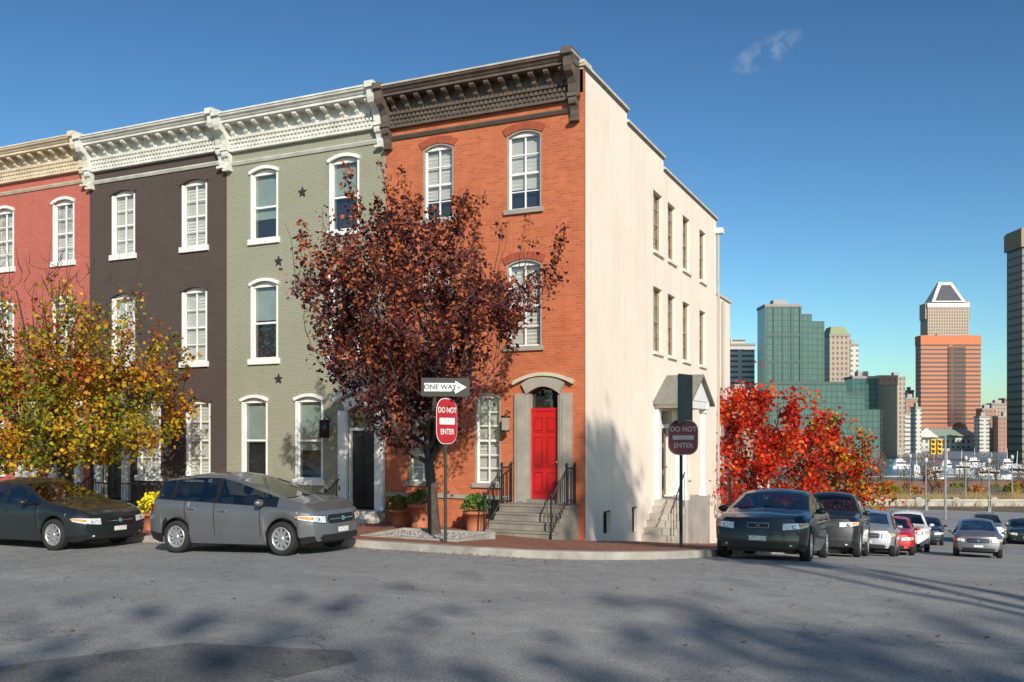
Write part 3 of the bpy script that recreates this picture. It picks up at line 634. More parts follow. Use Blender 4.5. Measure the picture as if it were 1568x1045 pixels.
def car(name, x, y, z, head, pitch, L, Wd, top, belt, wf, wr_, R_, pm, pillars, glassx, ws, rw, grille='bar', lowtrim=False):
    b = B(name, (x, y, z), (0, -pitch, head)); hw = Wd/2
    T = lambda q: sml(top, q, .09)
    def wid(q):
        e = max(0, (abs(q)-(L/2-.75))/.75); return hw*(1-.15*e**2.4-.02*(q/(L/2))**2)
    ra = R_+.055; sillz = .19
    st = set([round(-L/2+L*i/96, 4) for i in range(97)])
    for w_ in (wf, wr_):
        for d in (-1, 1):
            for k in (1, .995, .97, .92, .85): st.add(round(w_+d*ra*k, 4))
    for q in ws+rw+glassx: st.add(q)
    for a, c in pillars: st.add(a); st.add(c)
    st = sorted(s for s in st if -L/2 <= s <= L/2)
    def ndx(q, yy, zz):
        e = max(0, (abs(q)-(L/2-.35))/.35); sg = 1 if q > 0 else -1
        return -sg*e*(.17*(yy/hw)**2*(1 if q > 0 else .5)+.35*(zz-.45)**2)
    def sec(q):
        w = wid(q); t = T(q); be = min(lin(belt, q), t-.05); e = max(0, (abs(q)-(L/2-.35))/.35)
        zb = sillz+.06*e
        for w_ in (wf, wr_):
            d = abs(q-w_)
            if d < ra: zb = max(zb, R_+math.sqrt(max(0, ra*ra-d*d)))
        zb = min(zb, be-.06); h = t-be; hb = be-zb
        y6 = w-.075-.42*h*.86; y7 = y6-.05-.06*min(1, h/.3)
        if h < .1: y7 = w-.2
        P_ = [(w-.07, zb), (w-.022, zb+hb*.22), (w-.016, zb+hb*.34), (w, zb+hb*.52), (w+.006, zb+hb*.72), (w-.012, zb+hb*.9), (w-.045, be-.002), (w-.075, be+.012), (y6, be+h*.86), (y7, be+h*.965), (y7*.66, t+.0), (y7*.33, t+.018), (0, t+.024)]
        return [(q+ndx(q, yy, zz), yy, zz) for (yy, zz) in P_]
    S = [sec(q) for q in st]; n = len(S[0])
    gr = lambda q: T(q) > lin(belt, q)+.05
    for sgn in (1, -1):
        by = {}
        for i in range(len(st)-1):
            qm = (st[i]+st[i+1])/2
            for j in range(n-1):
                m = pm
                if j == 0: m = CARBLK if lowtrim or abs(qm) > L/2-.6 else pm
                if j == 7 and gr(st[i]) and gr(st[i+1]) and glassx[0] < qm < glassx[1]:
                    m = CARBLK if any(a < qm < c for a, c in pillars) else CG
                if j >= 9 and (ws[0] < qm < ws[1] or rw[0] < qm < rw[1]): m = CG
                if j == 6 and glassx[0] < qm < glassx[1]: m = CARBLK
                by.setdefault(m.name, (m, []))[1].append((i*n+j, i*n+j+1, (i+1)*n+j+1, (i+1)*n+j))
        V = [(p[0], p[1]*sgn, p[2]) for s_ in S for p in s_]
        for mn, (m, Fs) in by.items():
            used = sorted({k for f_ in Fs for k in f_}); mp = {k: i for i, k in enumerate(used)}
            b.raw('car_glass' if m is CG else 'body', m, [V[k] for k in used], [tuple(mp[k] for k in f_) for f_ in Fs], True)
    for end in (0, -1):
        s_ = S[end]; fr = [-1, -.9, -.75, -.6, -.4, -.2, 0, .2, .4, .6, .75, .9, 1]; V = []; sg = -1 if end == 0 else 1; nf = len(fr)
        lv = [s_[j] for j in range(9)]+[s_[12]]
        for j, (px, py, pz) in enumerate(lv):
            for f_ in fr:
                yy = py*f_ if j < 9 else s_[6][1]*f_*.9
                V.append((sg*L/2+ndx(sg*L/2, yy, pz), yy, pz))
        b.raw('body', pm, V, [(j*nf+i, j*nf+i+1, (j+1)*nf+i+1, (j+1)*nf+i) for j in range(len(lv)-1) for i in range(nf-1)], True)
    def patch(sg, y0, y1, z0, z1, m, off, part, n_=8, bev=0):
        V = []
        for j in range(3):
            zz = z0+(z1-z0)*j/2
            for i in range(n_+1):
                ins = bev if j != 1 else 0; yy = y0+ins+(y1-y0-2*ins)*i/n_
                V.append((sg*(L/2+off)+ndx(sg*L/2, yy, zz), yy, zz))
        b.raw(part, m, V, [(j*(n_+1)+i, j*(n_+1)+i+1, (j+1)*(n_+1)+i+1, (j+1)*(n_+1)+i) for j in (0, 1) for i in range(n_)], True)
    def side_y(q, z):
        s_ = sec(q)
        for j in range(0, 7):
            a, c = s_[j], s_[j+1]
            if c[2] >= z or j == 6:
                t = max(0, min(1, (z-a[2])/max(1e-5, c[2]-a[2]))); return a[0]+(c[0]-a[0])*t, a[1]+(c[1]-a[1])*t
    def wrap(sg, sgn, y0, ln, z0, z1, rise, m, off, part, back=.55):
        V = []; nf, ns = 7, 7
        for i in range(nf+ns+1):
            u = i/(nf+ns); hh = (z1-z0)*(1-(1-back)*u**1.5); mid0 = z0+rise*u+(z1-z0-hh)*.8
            for k in range(4):
                zz = mid0+hh*k/3
                xe, ye = side_y(sg*L/2, zz)
                if i <= nf:
                    yy = y0+(ye-y0)*i/nf; xx = sg*L/2+ndx(sg*L/2, yy, zz); w_ = i/nf*.6
                else:
                    q = sg*(L/2-ln*(i-nf)/ns); xx, yy = side_y(q, zz); w_ = .6+.4*(i-nf)/ns
                V.append((xx+sg*off*(1-w_*.8), sgn*(yy+off*w_), zz))
        b.raw(part, m, V, [(i*4+k, i*4+k+1, (i+1)*4+k+1, (i+1)*4+k) for i in range(nf+ns) for k in range(3)], True)
    be0 = min(lin(belt, L/2), T(L/2)-.05)
    nz_ = be0+.03
    gw = .40
    if grille == 'kidney':
        for a, c in ((-.2, -.012), (.012, .2)): patch(1, a, c, nz_-.14, nz_-.045, ALY, .010, 'grille', bev=.006); patch(1, a+.009, c-.009, nz_-.133, nz_-.053, CARBLK, .016, 'grille', bev=.004)
    else:
        patch(1, -gw, gw, nz_-.19, nz_-.03, CARBLK, .01, 'grille', bev=.04)
        for k in range(3): patch(1, -gw+.05, gw-.05, nz_-.165+.045*k, nz_-.153+.045*k, CHR if k == 1 else CARBLK, .016, 'grille')
        patch(1, -.055, .055, nz_-.15, nz_-.07, CHR, .024, 'badge', bev=.02)
    patch(1, -.58, .58, .24, .36, CARBLK, .01, 'air_intake', bev=.06)
    patch(1, -.16, .16, .385, .475, PLT, .022, 'number_plate'); patch(-1, -.2, .2, .55, .68, PLT, .02, 'number_plate')
    for sgn in (1, -1):
        wrap(1, sgn, gw+.03, .42, nz_-.185, nz_-.035, .04, CARBLK, .007, 'headlamp_surround'); wrap(1, sgn, gw+.05, .38, nz_-.17, nz_-.048, .04, HL, .014, 'headlamp')
        b.ell('headlamp_reflector', CHR, (L/2-.13, sgn*(hw-.27), nz_-.105), (.06, .05, .045), 10, 6)
        wrap(1, sgn, hw-.14, .42, nz_-.15, nz_-.08, .06, AMB, .018, 'indicator_lens', .4)
        b.ell('fog_lamp', HL, (L/2-.13, sgn*(hw-.32), .31), (.06, .06, .035), 8, 6)
        wrap(-1, sgn, hw-.42, .3, min(.85, lin(belt, -L/2+.2)-.12)-.1, min(.85, lin(belt, -L/2+.2)-.12)+.06, .02, TLm, .012, 'tail_lamp')
        mx = glassx[1]-.28; bz = lin(belt, mx)
        b.ell('mirror', pm, (mx, sgn*(hw+.07), bz+.07), (.075, .11, .065), 10, 7); b.box('mirror', CARBLK, mx-.02, mx+.04, min(sgn*(hw-.06), sgn*(hw+.03)), max(sgn*(hw-.06), sgn*(hw+.03)), bz+.02, bz+.05)
        gaps = [wf-ra-.08] + [sum(p)/2 for p in pillars[:1]] + [wr_+ra*.75]
        for q in gaps:
            if q > glassx[1]+.3 or q < -L/2: continue
            for j in range(1, 6):
                p0, p1 = sec(q)[j], sec(q)[j+1]
                b.raw('panel_gap', LIN, [(q-.007, sgn*(p0[1]+.004), p0[2]), (q+.007, sgn*(p0[1]+.004), p0[2]), (q+.007, sgn*(p1[1]+.004), p1[2]), (q-.007, sgn*(p1[1]+.004), p1[2])], [(0, 1, 2, 3)])
        for q in (gaps[1]+.12, wr_+ra*.75+.02+.05):
            zz = lin(belt, q)-.13; b.box('door_handle', pm, q, q+.17, min(sgn*(hw-.02), sgn*(hw+.03)), max(sgn*(hw-.02), sgn*(hw+.03)), zz-.015, zz+.015)
        for q in (.12, -.75):       # seats and head rests
            b.box('seat', SEAT, q-.5, q+.0, sgn*.38-.24, sgn*.38+.24, .45, .62); b.box('seat', SEAT, q-.62, q-.5, sgn*.38-.24, sgn*.38+.24, .45, 1.02); b.ell('headrest', SEAT, (q-.58, sgn*.38, 1.14), (.06, .13, .1), 8, 6)
        for w_ in (wf, wr_):
            def lathe(part, mat, prof_, seg=28):
                V, Fs = [], []; m_ = len(prof_)
                for k in range(seg):
                    t = 2*math.pi*k/seg
                    for r, yo in prof_: V.append((w_+r*math.cos(t), sgn*(hw-.02-yo), R_+r*math.sin(t)))
                for k in range(seg):
                    for j in range(m_-1): Fs.append((k*m_+j, k*m_+j+1, ((k+1) % seg)*m_+j+1, ((k+1) % seg)*m_+j))
                b.raw(part, mat, V, Fs, True)
            rm = R_*.70
            lathe('tyre', TYR, [(rm, .03), (rm+.02, .005), (R_-.03, .0), (R_-.008, .02), (R_, .05), (R_, .16), (R_-.02, .2), (rm, .2)])
            lathe('rim', ALY, [(rm, .03), (rm-.012, .012), (rm-.028, .02), (rm-.04, .1)]); lathe('wheel_well', CARBLK, [(rm-.03, .1), (.0, .1)])
            lathe('hub', ALY, [(.06, .06), (.055, .03), (0, .025)], 12)
            for k in range(10):
                t = 2*math.pi*k/10+.3; c_, s__ = math.cos(t), math.sin(t); V = []
                for r, hwid in ((.04, .024), (rm-.02, .021)):
                    for d in (-hwid, hwid):
                        for yo in (.025 if r > .1 else .035, .075): V.append((w_+r*c_-d*s__, sgn*(hw-.02-yo), R_+r*s__+d*c_))
                b.raw('rim_spokes', ALY, V, [(0, 2, 6, 4), (0, 1, 5, 4), (2, 3, 7, 6), (1, 3, 7, 5)])
            V, Fs = [], []
            for k in range(17):
                t = math.pi*k/16
                for yo in (.05, hw*.55): V.append((w_+(ra+.002)*math.cos(t), sgn*(hw-yo), R_+(ra+.002)*math.sin(t)))
            for k in range(16): Fs.append((2*k, 2*k+1, 2*k+3, 2*k+2))
            b.raw('wheel_arch_liner', CARBLK, V, Fs)
    b.box('underbody', CARBLK, -L/2+.3, L/2-.3, -hw+.27, hw-.27, .17, .6)
    b.box('underbody', CARBLK, wr_+ra, wf-ra, -hw+.1, hw-.1, .17, .3)
    dbx = ws[1]-.3; b.box('dashboard', CARBLK, dbx-.25, dbx+.25, -hw+.2, hw-.2, .6, lin(belt, dbx)-.02)
    b.box('parcel_shelf', CARBLK, -L/2+.35, glassx[0]+.3, -hw+.22, hw-.22, .6, lin(belt, -L/2+.5)-.06)
    b.tube('wiper', CARBLK, [(ws[1]-.02, .45, T(ws[1]-.02)+.0), (ws[1]-.1, -.1, T(ws[1]-.1)+.035)], [.008]*2, 4); b.tube('wiper', CARBLK, [(ws[1]-.02, -.1, T(ws[1]-.02)+.01), (ws[1]-.1, -.6, T(ws[1]-.1)+.02)], [.008]*2, 4)
    return b.done()
HAT = dict(L=4.1, Wd=1.7, top=[(-2.05, .85), (-2.0, 1.05), (-1.9, 1.26), (-1.68, 1.41), (-.8, 1.49), (-.25, 1.48), (.1, 1.40), (1.4, 1.0), (1.75, .91), (1.98, .80), (2.05, .74)], belt=[(-2.05, 1.05), (-1.2, 1.0), (1.2, .87), (1.3, .87), (2.05, .76)], wf=1.28, wr_=-1.22, R_=.305, pillars=[(-.28, -.19), (-1.36, -1.28), (.82, .87)], glassx=[-1.78, 1.18], ws=[.14, 1.34], rw=[-1.98, -1.78])
SED = dict(L=4.75, Wd=1.8, top=[(-2.38, .85), (-2.33, 1.02), (-1.75, 1.07), (-1.0, 1.36), (-.4, 1.44), (0, 1.42), (.3, 1.35), (1.15, .98), (1.8, .89), (2.2, .80), (2.38, .71)], belt=[(-2.38, 1.0), (-1.5, .99), (1.1, .91), (1.3, .88), (2.38, .72)], wf=1.42, wr_=-1.35, R_=.325, pillars=[(-.2, -.1), (-1.02, -.9)], glassx=[-1.5, 1.0], ws=[.3, 1.14], rw=[-1.72, -1.02])
SUV = dict(L=4.7, Wd=1.85, top=[(-2.35, .9), (-2.3, 1.2), (-2.15, 1.62), (-1.8, 1.73), (-.5, 1.77), (.15, 1.72), (.4, 1.62), (1.05, 1.16), (1.5, 1.08), (2.2, 1.0), (2.35, .92)], belt=[(-2.35, 1.16), (1.0, 1.09), (1.2, 1.06), (2.35, .94)], wf=1.42, wr_=-1.35, R_=.37, pillars=[(-.2, -.1), (-1.2, -1.08)], glassx=[-2.1, .98], ws=[.4, 1.03], rw=[-2.32, -2.1])
H90 = -math.pi/2
P_grey = paint('paint_steel_grey', (.19, .195, .21), .55); P_blk = paint('paint_black', (.010, .010, .012), .1); P_dk = paint('paint_dark_graphite', (.018, .026, .03), .3)
P_slv = paint('paint_silver', (.4, .41, .42), .6); P_red = paint('paint_red', (.5, .015, .015), .1); P_wht = paint('paint_white', (.75, .75, .73), 0)
def zc(x, y): return g(x, y)+.004
car('parked_hatchback_car', -4.0, -7.3, zc(-4, -7.3)+.0, 0, .03, pm=P_grey, **HAT)
car('parked_sedan_car', -9.95, -7.3, zc(-9.95, -7.3), 0, .01, pm=P_dk, **SED)
car('parked_sedan_car', -15.3, -7.3, zc(-15.3, -7.3), 0, 0, pm=P_slv, **SED)
car('parked_sedan_car', 4.87, -1.5, (zc(5, -2.9)+zc(5, -.1))/2, H90, .09, pm=P_blk, grille='kidney', **{**SED, 'L': 4.45, 'wf': 1.38, 'wr_': -1.3})
for nm, xx, yy, pm_, ty in (('parked_suv_car', 5.2, 5.6, P_blk, SUV), ('parked_hatchback_car', 5.85, 11.7, P_slv, HAT), ('parked_sedan_car', 6.2, 17.6, P_red, SED), ('parked_suv_car', 6.6, 24.0, P_wht, SUV), ('parked_sedan_car', 7.2, 33, P_dk, SED)):
    car(nm, xx, yy, zc(xx, yy), H90, math.atan((g(xx, yy-1.3)-g(xx, yy+1.3))/2.6), pm=pm_, **ty)
for nm, xx, yy, pm_, ty in (('moving_hatchback_car', 9.25, 19.5, P_grey, HAT), ('moving_suv_car', 10.3, 38, P_slv, SUV), ('moving_sedan_car', 12.3, 40, P_dk, SED)):
    car(nm, xx, yy, zc(xx, yy), H90, math.atan((g(xx, yy-1.3)-g(xx, yy+1.3))/2.6), pm=pm_, **ty)
# ------------------------------------------------------------------ signs
SR = plain('sign_red', (.50, .02, .03), .45, var=.08); SRD = plain('sign_shaded_red', (.16, .012, .025), .5); SW_ = plain('sign_white', (.78, .78, .76), .5, var=.05); SBK = plain('sign_black', (.012, .012, .012), .5); GAL = plain('sign_post_green', (.03, .045, .035), .6); SBACK = plain('sign_back_aluminium', (.07, .075, .08), .5, .2)  # SRD is the sign red with tree shade put into its colour
def rrect(w, h, r, k=5):
    pts = []
    for cx, cy, a0 in ((w/2-r, h/2-r, 0), (-w/2+r, h/2-r, 90), (-w/2+r, -h/2+r, 180), (w/2-r, -h/2+r, 270)):
        for i in range(k+1): t = math.radians(a0+90*i/k); pts.append((cx+r*math.cos(t), cy+r*math.sin(t)))
    return pts
def plate(b, part, mat, pts, yaw, c, n0, n1):
    cs, sn = math.cos(yaw), math.sin(yaw)
    F = lambda s, n, z: (c[0]+s*cs+n*sn, c[1]+s*sn-n*cs, c[2]+z)
    b.prism(F, part, mat, pts, n0, n1)
sx, sy = -.757, -5.6
b = B('street_sign', (sx, sy, g(sx, sy)+KH))
b.tube('post', GAL, [(0, 0, -.1), (0, 0, 3.2)], [.032, .032], 8)
yw = A+.1
c = (0, 0, 3.02)
plate(b, 'one_way_panel', SBK, rrect(.94, .36, .03), yw, c, .035, .042)
arrow = [(-.41, -.08), (.19, -.08), (.19, -.125), (.41, 0), (.19, .125), (.19, .08), (-.41, .08)]
plate(b, 'arrow', SW_, arrow, yw, c, .043, .046)
b.text('ONE WAY', .135, (c[0]-.1*math.cos(yw)+.049*math.sin(yw), c[1]-.1*math.sin(yw)-.049*math.cos(yw), c[2]), (math.pi/2, 0, yw), SBK)
yw2 = A+math.radians(58); c = (0, 0, 2.36)
plate(b, 'do_not_enter_panel', SR, rrect(.66, .86, .24, 8), yw2, c, .035, .042); plate(b, 'white_bar', SW_, rrect(.5, .13, .01, 1), yw2, c, .043, .046)
plate(b, 'white_border', SW_, rrect(.69, .89, .25, 8), yw2, c, .033, .035)
for body, dz in (('DO NOT', .21), ('ENTER', -.21)): b.text(body, .15, (c[0]+.048*math.sin(yw2), c[1]-.048*math.cos(yw2), c[2]+dz), (math.pi/2, 0, yw2), SW_)
b.done()
sx, sy = 3.05, -2.3
b = B('traffic_sign', (sx, sy, g(sx, sy)+KH)); b.tube('post', GAL, [(0, 0, -.1), (0, 0, 3.5)], [.035, .035], 8)
c = (.03, 0, 2.3); yw = A+.12
GB = plain('sign_shaded_white', (.4, .38, .4), .5)  # sign white greyed in the colour so it reads as shaded
plate(b, 'sign_panel', SRD, rrect(.62, .70, .2, 6), yw, c, .05, .058); plate(b, 'white_bar', GB, rrect(.46, .09, .01, 1), yw, c, .059, .061)
plate(b, 'panel_border', plain('sign_shaded_edge', (.35, .33, .36), .5), rrect(.65, .73, .21, 6), yw, c, .046, .05)  # border white carries the same painted-in shade
for body, dz in (('DO NOT', .17), ('ENTER', -.17)): b.text(body, .14, (c[0]+.063*math.sin(yw), c[1]-.063*math.cos(yw), c[2]+dz), (math.pi/2, 0, yw), GB)
plate(b, 'parking_sign_back', SBACK, rrect(.62, 1.05, .05, 3), A+math.radians(50), (.05, 0, 3.1), .04, .046)
b.done()
b = B('bollard_post', (1.6, 9.6, g(1.6, 9.6)+KH)); b.tube('post', BLK, [(0, 0, -.1), (0, 0, 2.2)], [.05, .05], 8); b.ell('finial', BLK, (0, 0, 2.25), (.07, .07, .1), 8, 6); b.done()
# ------------------------------------------------------------------ planters
LV = leafmat('planter_green', (.09, .17, .04)); FY = leafmat('flower_yellow', (.8, .6, .03), .2); FP = leafmat('flower_pink', (.5, .1, .12), .2)
def planter(x, y, r, h, fol, nm='potted_plant', hh=.3):
    b = B(nm, (x, y, g(x, y)+KH)); b.tube('pot', TERR, [(0, 0, 0), (0, 0, h*.85), (0, 0, h*.85), (0, 0, h)], [r*.7, r*.95, r*1.08, r*1.08], 16)
    for m, cnt in fol:
        V, Fs = [], []
        for i in range(cnt):
            a, e = R.uniform(0, 6.28), R.uniform(.1, 1.5); q = R.uniform(.6, 1.05); c = Vector((r*1.3*q*math.cos(a)*math.cos(e), r*1.3*q*math.sin(a)*math.cos(e), h+hh*q*math.sin(e)*1.2))
            d = Vector((R.gauss(0, 1), R.gauss(0, 1), R.gauss(0, 1))).normalized()*.05; s = d.orthogonal()*.6; o = len(V)
            V += [tuple(c-d), tuple(c+s), tuple(c+d), tuple(c-s)]; Fs.append((o, o+1, o+2, o+3))
        b.raw('foliage', m, V, Fs)
    b.done()
planter(-4.75, -.9, .27, .42, [(LV, 250), (FP, 40)]); planter(-4.05, -1.0, .3, .6, [(LV, 250), (FP, 40)]); planter(-2.45, -1.0, .3, .5, [(LV, 350)], hh=.35)
planter(-9.4, -4.6, .34, .42, [(LV, 100), (FY, 450)], 'chrysanthemum_pot', .4); planter(-7.6, -.8, .25, .4, [(LV, 250)]); planter(-13.2, -.8, .25, .4, [(LV, 250)])
# ------------------------------------------------------------------ harbour, skyline
def watermat():
    m, nt, p = new_mat('harbour_water'); tc = N(nt, 'ShaderNodeTexCoord').outputs['Object']
    p.inputs['Base Color'].default_value = (.07, .17, .22, 1); p.inputs['Roughness'].default_value = .3
    bump(nt, p, nz(nt, tc, .35, 5, .6), .6, .8); return m
single('water', watermat(), [(-2500, 150, -12), (2500, 150, -12), (3500, 2600, -12), (-2500, 2600, -12)], [(0, 1, 2, 3)])
def tmat(name, wall, g1, g2, bw, rh, ms, rough=.5): return brick(name, g1, g2, wall, bw, rh, ms, rough, dirt=.12, bs=0, off=0, soft=0)
def tower(name, t0, t1, zt, Y, mat, depth=40, yaw=0., zb=-12, extra=None):
    Xm = (t0+t1)/2*Y; w = (t1-t0)*Y; x, y = c2w(Xm, Y)
    b = B(name, (x, y, 0), (0, 0, A+yaw)); b.box('shaft', mat, -w/2, w/2, 0, depth, zb, zt)
    b.box('roof_edge', plain('tower_parapet', (.3, .28, .25), .8), -w/2-.4, w/2+.4, -.4, depth+.4, zt, zt+1.6)
    b.box('roof_plant', plain('tower_plant', (.35, .34, .33), .8), -w/5, w/5, depth*.3, depth*.7, zt+1.6, zt+5)
    if extra: extra(b, w)
    return b.done()
tg = tmat('green_curtain_wall', (.025, .075, .075), (.045, .13, .12), (.05, .16, .15), 3.2, 3.6, .35, .25)
tw_ = tmat('white_banded', (.62, .58, .52), (.13, .14, .15), (.11, .12, .13), 60, 3.6, 1.1)
tt = tmat('tan_tower', (.46, .34, .25), (.12, .11, .11), (.15, .14, .13), 3, 3.6, .75)
tr_ = tmat('brick_banded_tower', (.55, .18, .08), (.08, .06, .06), (.10, .075, .07), 90, 4.2, 1.25)
td = tmat('dark_glass_tower', (.08, .095, .095), (.03, .07, .08), (.04, .09, .10), 4, 3.8, .5, .25)
tdb = tmat('brown_office', (.30, .22, .15), (.05, .07, .075), (.07, .085, .09), 60, 3.9, 1.3)
tlb = tmat('low_brick_block', (.40, .20, .13), (.09, .09, .10), (.12, .11, .11), 3.5, 3.8, 1.1)
zt_ = lambda py, Y: 2.15+(668-py)*Y/1418
def top_a(b, w): b.box('penthouse', tw_, -w*.25, w*.25, 5, 18, 0, zt_(518, 620))
tower('office_tower', .2300, .262, zt_(530, 620), 620, tw_, 18, extra=top_a)
tower('office_tower', .2335, .262, zt_(603, 480), 480, tlb, 15)
def g_steps(b, w):
    z = zt_(470, 560)
    b.box('setback', tg, w/2, w/2+8, 3, 18, -12, z-4); b.box('setback', tg, w/2+8, w/2+16.5, 6, 18, -12, z-8)
    b.box('podium', tg, -w/2, w/2+24, -10, -.2, -12, z-46)
    b.box('podium', tg, w/2+16.7, w/2+38, -2, 16, -12, z-52); b.box('podium', tg, w/2+38, w/2+48, 0, 16, -12, z-62)
    GF = plain('green_fin', (.03, .08, .08), .3)
    for k in range(5): b.box('fin', GF, -w/2+w*k/4-.5, -w/2+w*k/4+.5, -.6, 0, z-46, z)
    for k in range(2): b.box('belt', GF, -w/2, w/2, -.4, -.05, z-18-k*16, z-16.6-k*16)
    b.box('belt', GF, -w/2, w/2+24, -10.3, -10, z-47.5, z-46); b.box('belt', GF, w/2+16.7, w/2+38, -2.3, -2, z-53.5, z-52)
tower('green_glass_tower', .2735, .3115, zt_(470, 560), 560, tg, 18, extra=g_steps)
def c_top(b, w):
    z = zt_(515, 640); b.raw('roof', plain('copper_roof', (.26, .32, .16), .7), [(-w/2, 0, z), (w/2, 0, z), (w/2, 18, z), (-w/2, 18, z), (-w/3, 4, z+7), (w/3, 4, z+7), (w/3, 14, z+7), (-w/3, 14, z+7)], [(0, 1, 5, 4), (1, 2, 6, 5), (2, 3, 7, 6), (3, 0, 4, 7), (4, 5, 6, 7)])
tower('office_tower', .343, .3649, zt_(515, 640), 640, tt, 18, extra=c_top)
tower('office_tower', .3655, .374, zt_(530, 660), 660, tw_, 14)
tower('green_glass_tower', .368, .396, zt_(580, 600), 600, tg, 15)
def d_top(b, w): b.box('cap', tlb, -w*.3, w*.5, -1, 14, zt_(590, 620), zt_(575, 620))
tower('dark_glass_tower', .390, .416, zt_(590, 620), 620, td, 15, extra=d_top)
tower('apartment_block', .410, .4245, zt_(580, 700), 700, tt, 12)
tower('apartment_block', .425, .438, zt_(612, 820), 820, tlb, 12)
tower('apartment_block', .428, .434, zt_(600, 950), 950, tt, 12); tower('apartment_block', .436, .442, zt_(626, 780), 780, tw_, 10)
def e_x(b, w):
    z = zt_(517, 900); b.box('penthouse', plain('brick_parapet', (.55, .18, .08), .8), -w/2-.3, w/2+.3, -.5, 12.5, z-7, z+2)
    b.box('cast_shadow_box', tmat('shadowed_brick_bands', (.17, .065, .05), (.04, .035, .04), (.05, .045, .05), 90, 4.2, 1.0, .3), -w*.05, w*.24, -1, 0, 12, z-9)  # neighbouring building's shadow on the facade, built as a darker banded box
    b.box('arcade', plain('arcade_stone', (.5, .42, .33), .8), -w/2-2, w/2+2, -3, 0, -12, 0)
    b.box('arcade', tlb, -w/2-1, w/2+1, -2, 0, 0, 11)
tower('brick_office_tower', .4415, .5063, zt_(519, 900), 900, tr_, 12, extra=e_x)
def f_top(b, w):
    z = zt_(463, 1100); z2 = zt_(436, 1100); WS = plain('crown_white', (.72, .69, .64), .6)
    b.raw('crown', WS, [(-w*.42, -2, z), (w*.40, -2, z), (w*.16, 8, z2+4), (-w*.16, 8, z2+4), (-w*.42, 20, z), (w*.40, 20, z), (w*.16, 12, z2+4), (-w*.16, 12, z2+4)], [(0, 1, 2, 3), (4, 5, 6, 7), (0, 3, 7, 4), (1, 2, 6, 5), (3, 2, 6, 7)])
    p0, p3 = Vector((0, -2, z)), Vector((0, 8, z2+4)); nn = Vector((0, -(z2+4-z), 10)).normalized()*.5
    def cp(fx0, t): q = p0.lerp(p3, t)+nn; return (fx0, q.y, q.z)
    b.raw('crown_glazing', plain('crown_dark', (.05, .055, .065), .4), [cp(-w*.33, .06), cp(w*.31, .06), cp(w*.11, .85), cp(-w*.11, .85)], [(0, 1, 2, 3)])
    b.box('shoulder', tt, -w/2-2, -w*.36, 2, 18, z-20, z-1); b.box('shoulder', tt, w*.36, w/2+2, 2, 18, z-20, z+2)
    b.box('band', WS, -w/2-.6, w/2+.6, -.6, 0, z-6, z-1)
tower('crowned_tower', .4490, .4935, zt_(470, 1100), 1100, tt, 20, extra=f_top)
def g_x(b, w):
    z = zt_(352, 480); b.box('crown', plain('brown_stone', (.34, .24, .16), .8), -w/2-1, w/2+1, -1, 16, z-9, z)
tower('brown_office_tower', .551, .62, zt_(354, 480), 480, tdb, 15, extra=g_x)
tower('waterfront_block', .508, .522, zt_(628, 860), 860, tlb, 12); tower('waterfront_block', .518, .536, zt_(620, 960), 960, tt, 12); tower('waterfront_block', .532, .56, zt_(612, 980), 980, tlb, 12); tower('waterfront_block', .505, .516, zt_(640, 840), 840, tw_, 10)
tower('waterfront_block', .525, .55, zt_(640, 830), 830, tlb, 10)
tower('waterfront_block', .38, .40, zt_(632, 600), 600, tt, 12); tower('waterfront_block', .28, .37, zt_(648, 700), 700, tlb, 15); tower('waterfront_block', .40, .43, zt_(636, 760), 760, tw_, 12); tower('waterfront_block', .56, .66, zt_(640, 900), 900, tt, 15)
x, y = c2w(.445*885, 885); b = B('harbour_pavilion', (x, y, 0), (0, 0, A)); PR = plain('pavilion_roof', (.24, .32, .26), .6); PW = tmat('pavilion_wall', (.6, .58, .5), (.08, .10, .11), (.12, .14, .15), 5, 6, 1.4)
b.box('hall', PW, -58, 50, 0, 25, -11, 2); b.raw('roof', PR, [(-60, -3, 2), (52, -3, 2), (46, 12, 9), (-54, 12, 9), (-60, 28, 2), (52, 28, 2)], [(0, 1, 2, 3), (4, 5, 2, 3), (0, 3, 4), (1, 2, 5)])
b.raw('gable', plain('gable_white', (.6, .58, .52), .7), [(-12, -5, 1), (12, -5, 1), (0, -5, 10), (-12, 12, 1), (12, 12, 1), (0, 12, 10)], [(0, 1, 2), (0, 2, 5, 3), (1, 2, 5, 4)]); b.box('quay', CON, -120, 200, -9, -3, -13, -9.4); b.done()
V, Fs = [], []
for i in range(2600):
    t = R.uniform(.36, .60); Y = R.uniform(893, 905); x, y = c2w(t*Y, Y); z = -10+abs(R.gauss(0, 3.0))*(1 if noise.noise(Vector((t*60, 0, 0))) > -.1 else .2); s = R.uniform(.8, 1.8); o = len(V)
    V += [(x-s, y, z), (x, y+.2, z+s), (x+s, y, z), (x, y-.2, z-s)]; Fs.append((o, o+1, o+2, o+3))
single('distant_shore_trees', leafmat('leaf_distant', (.14, .11, .05)), V, Fs)
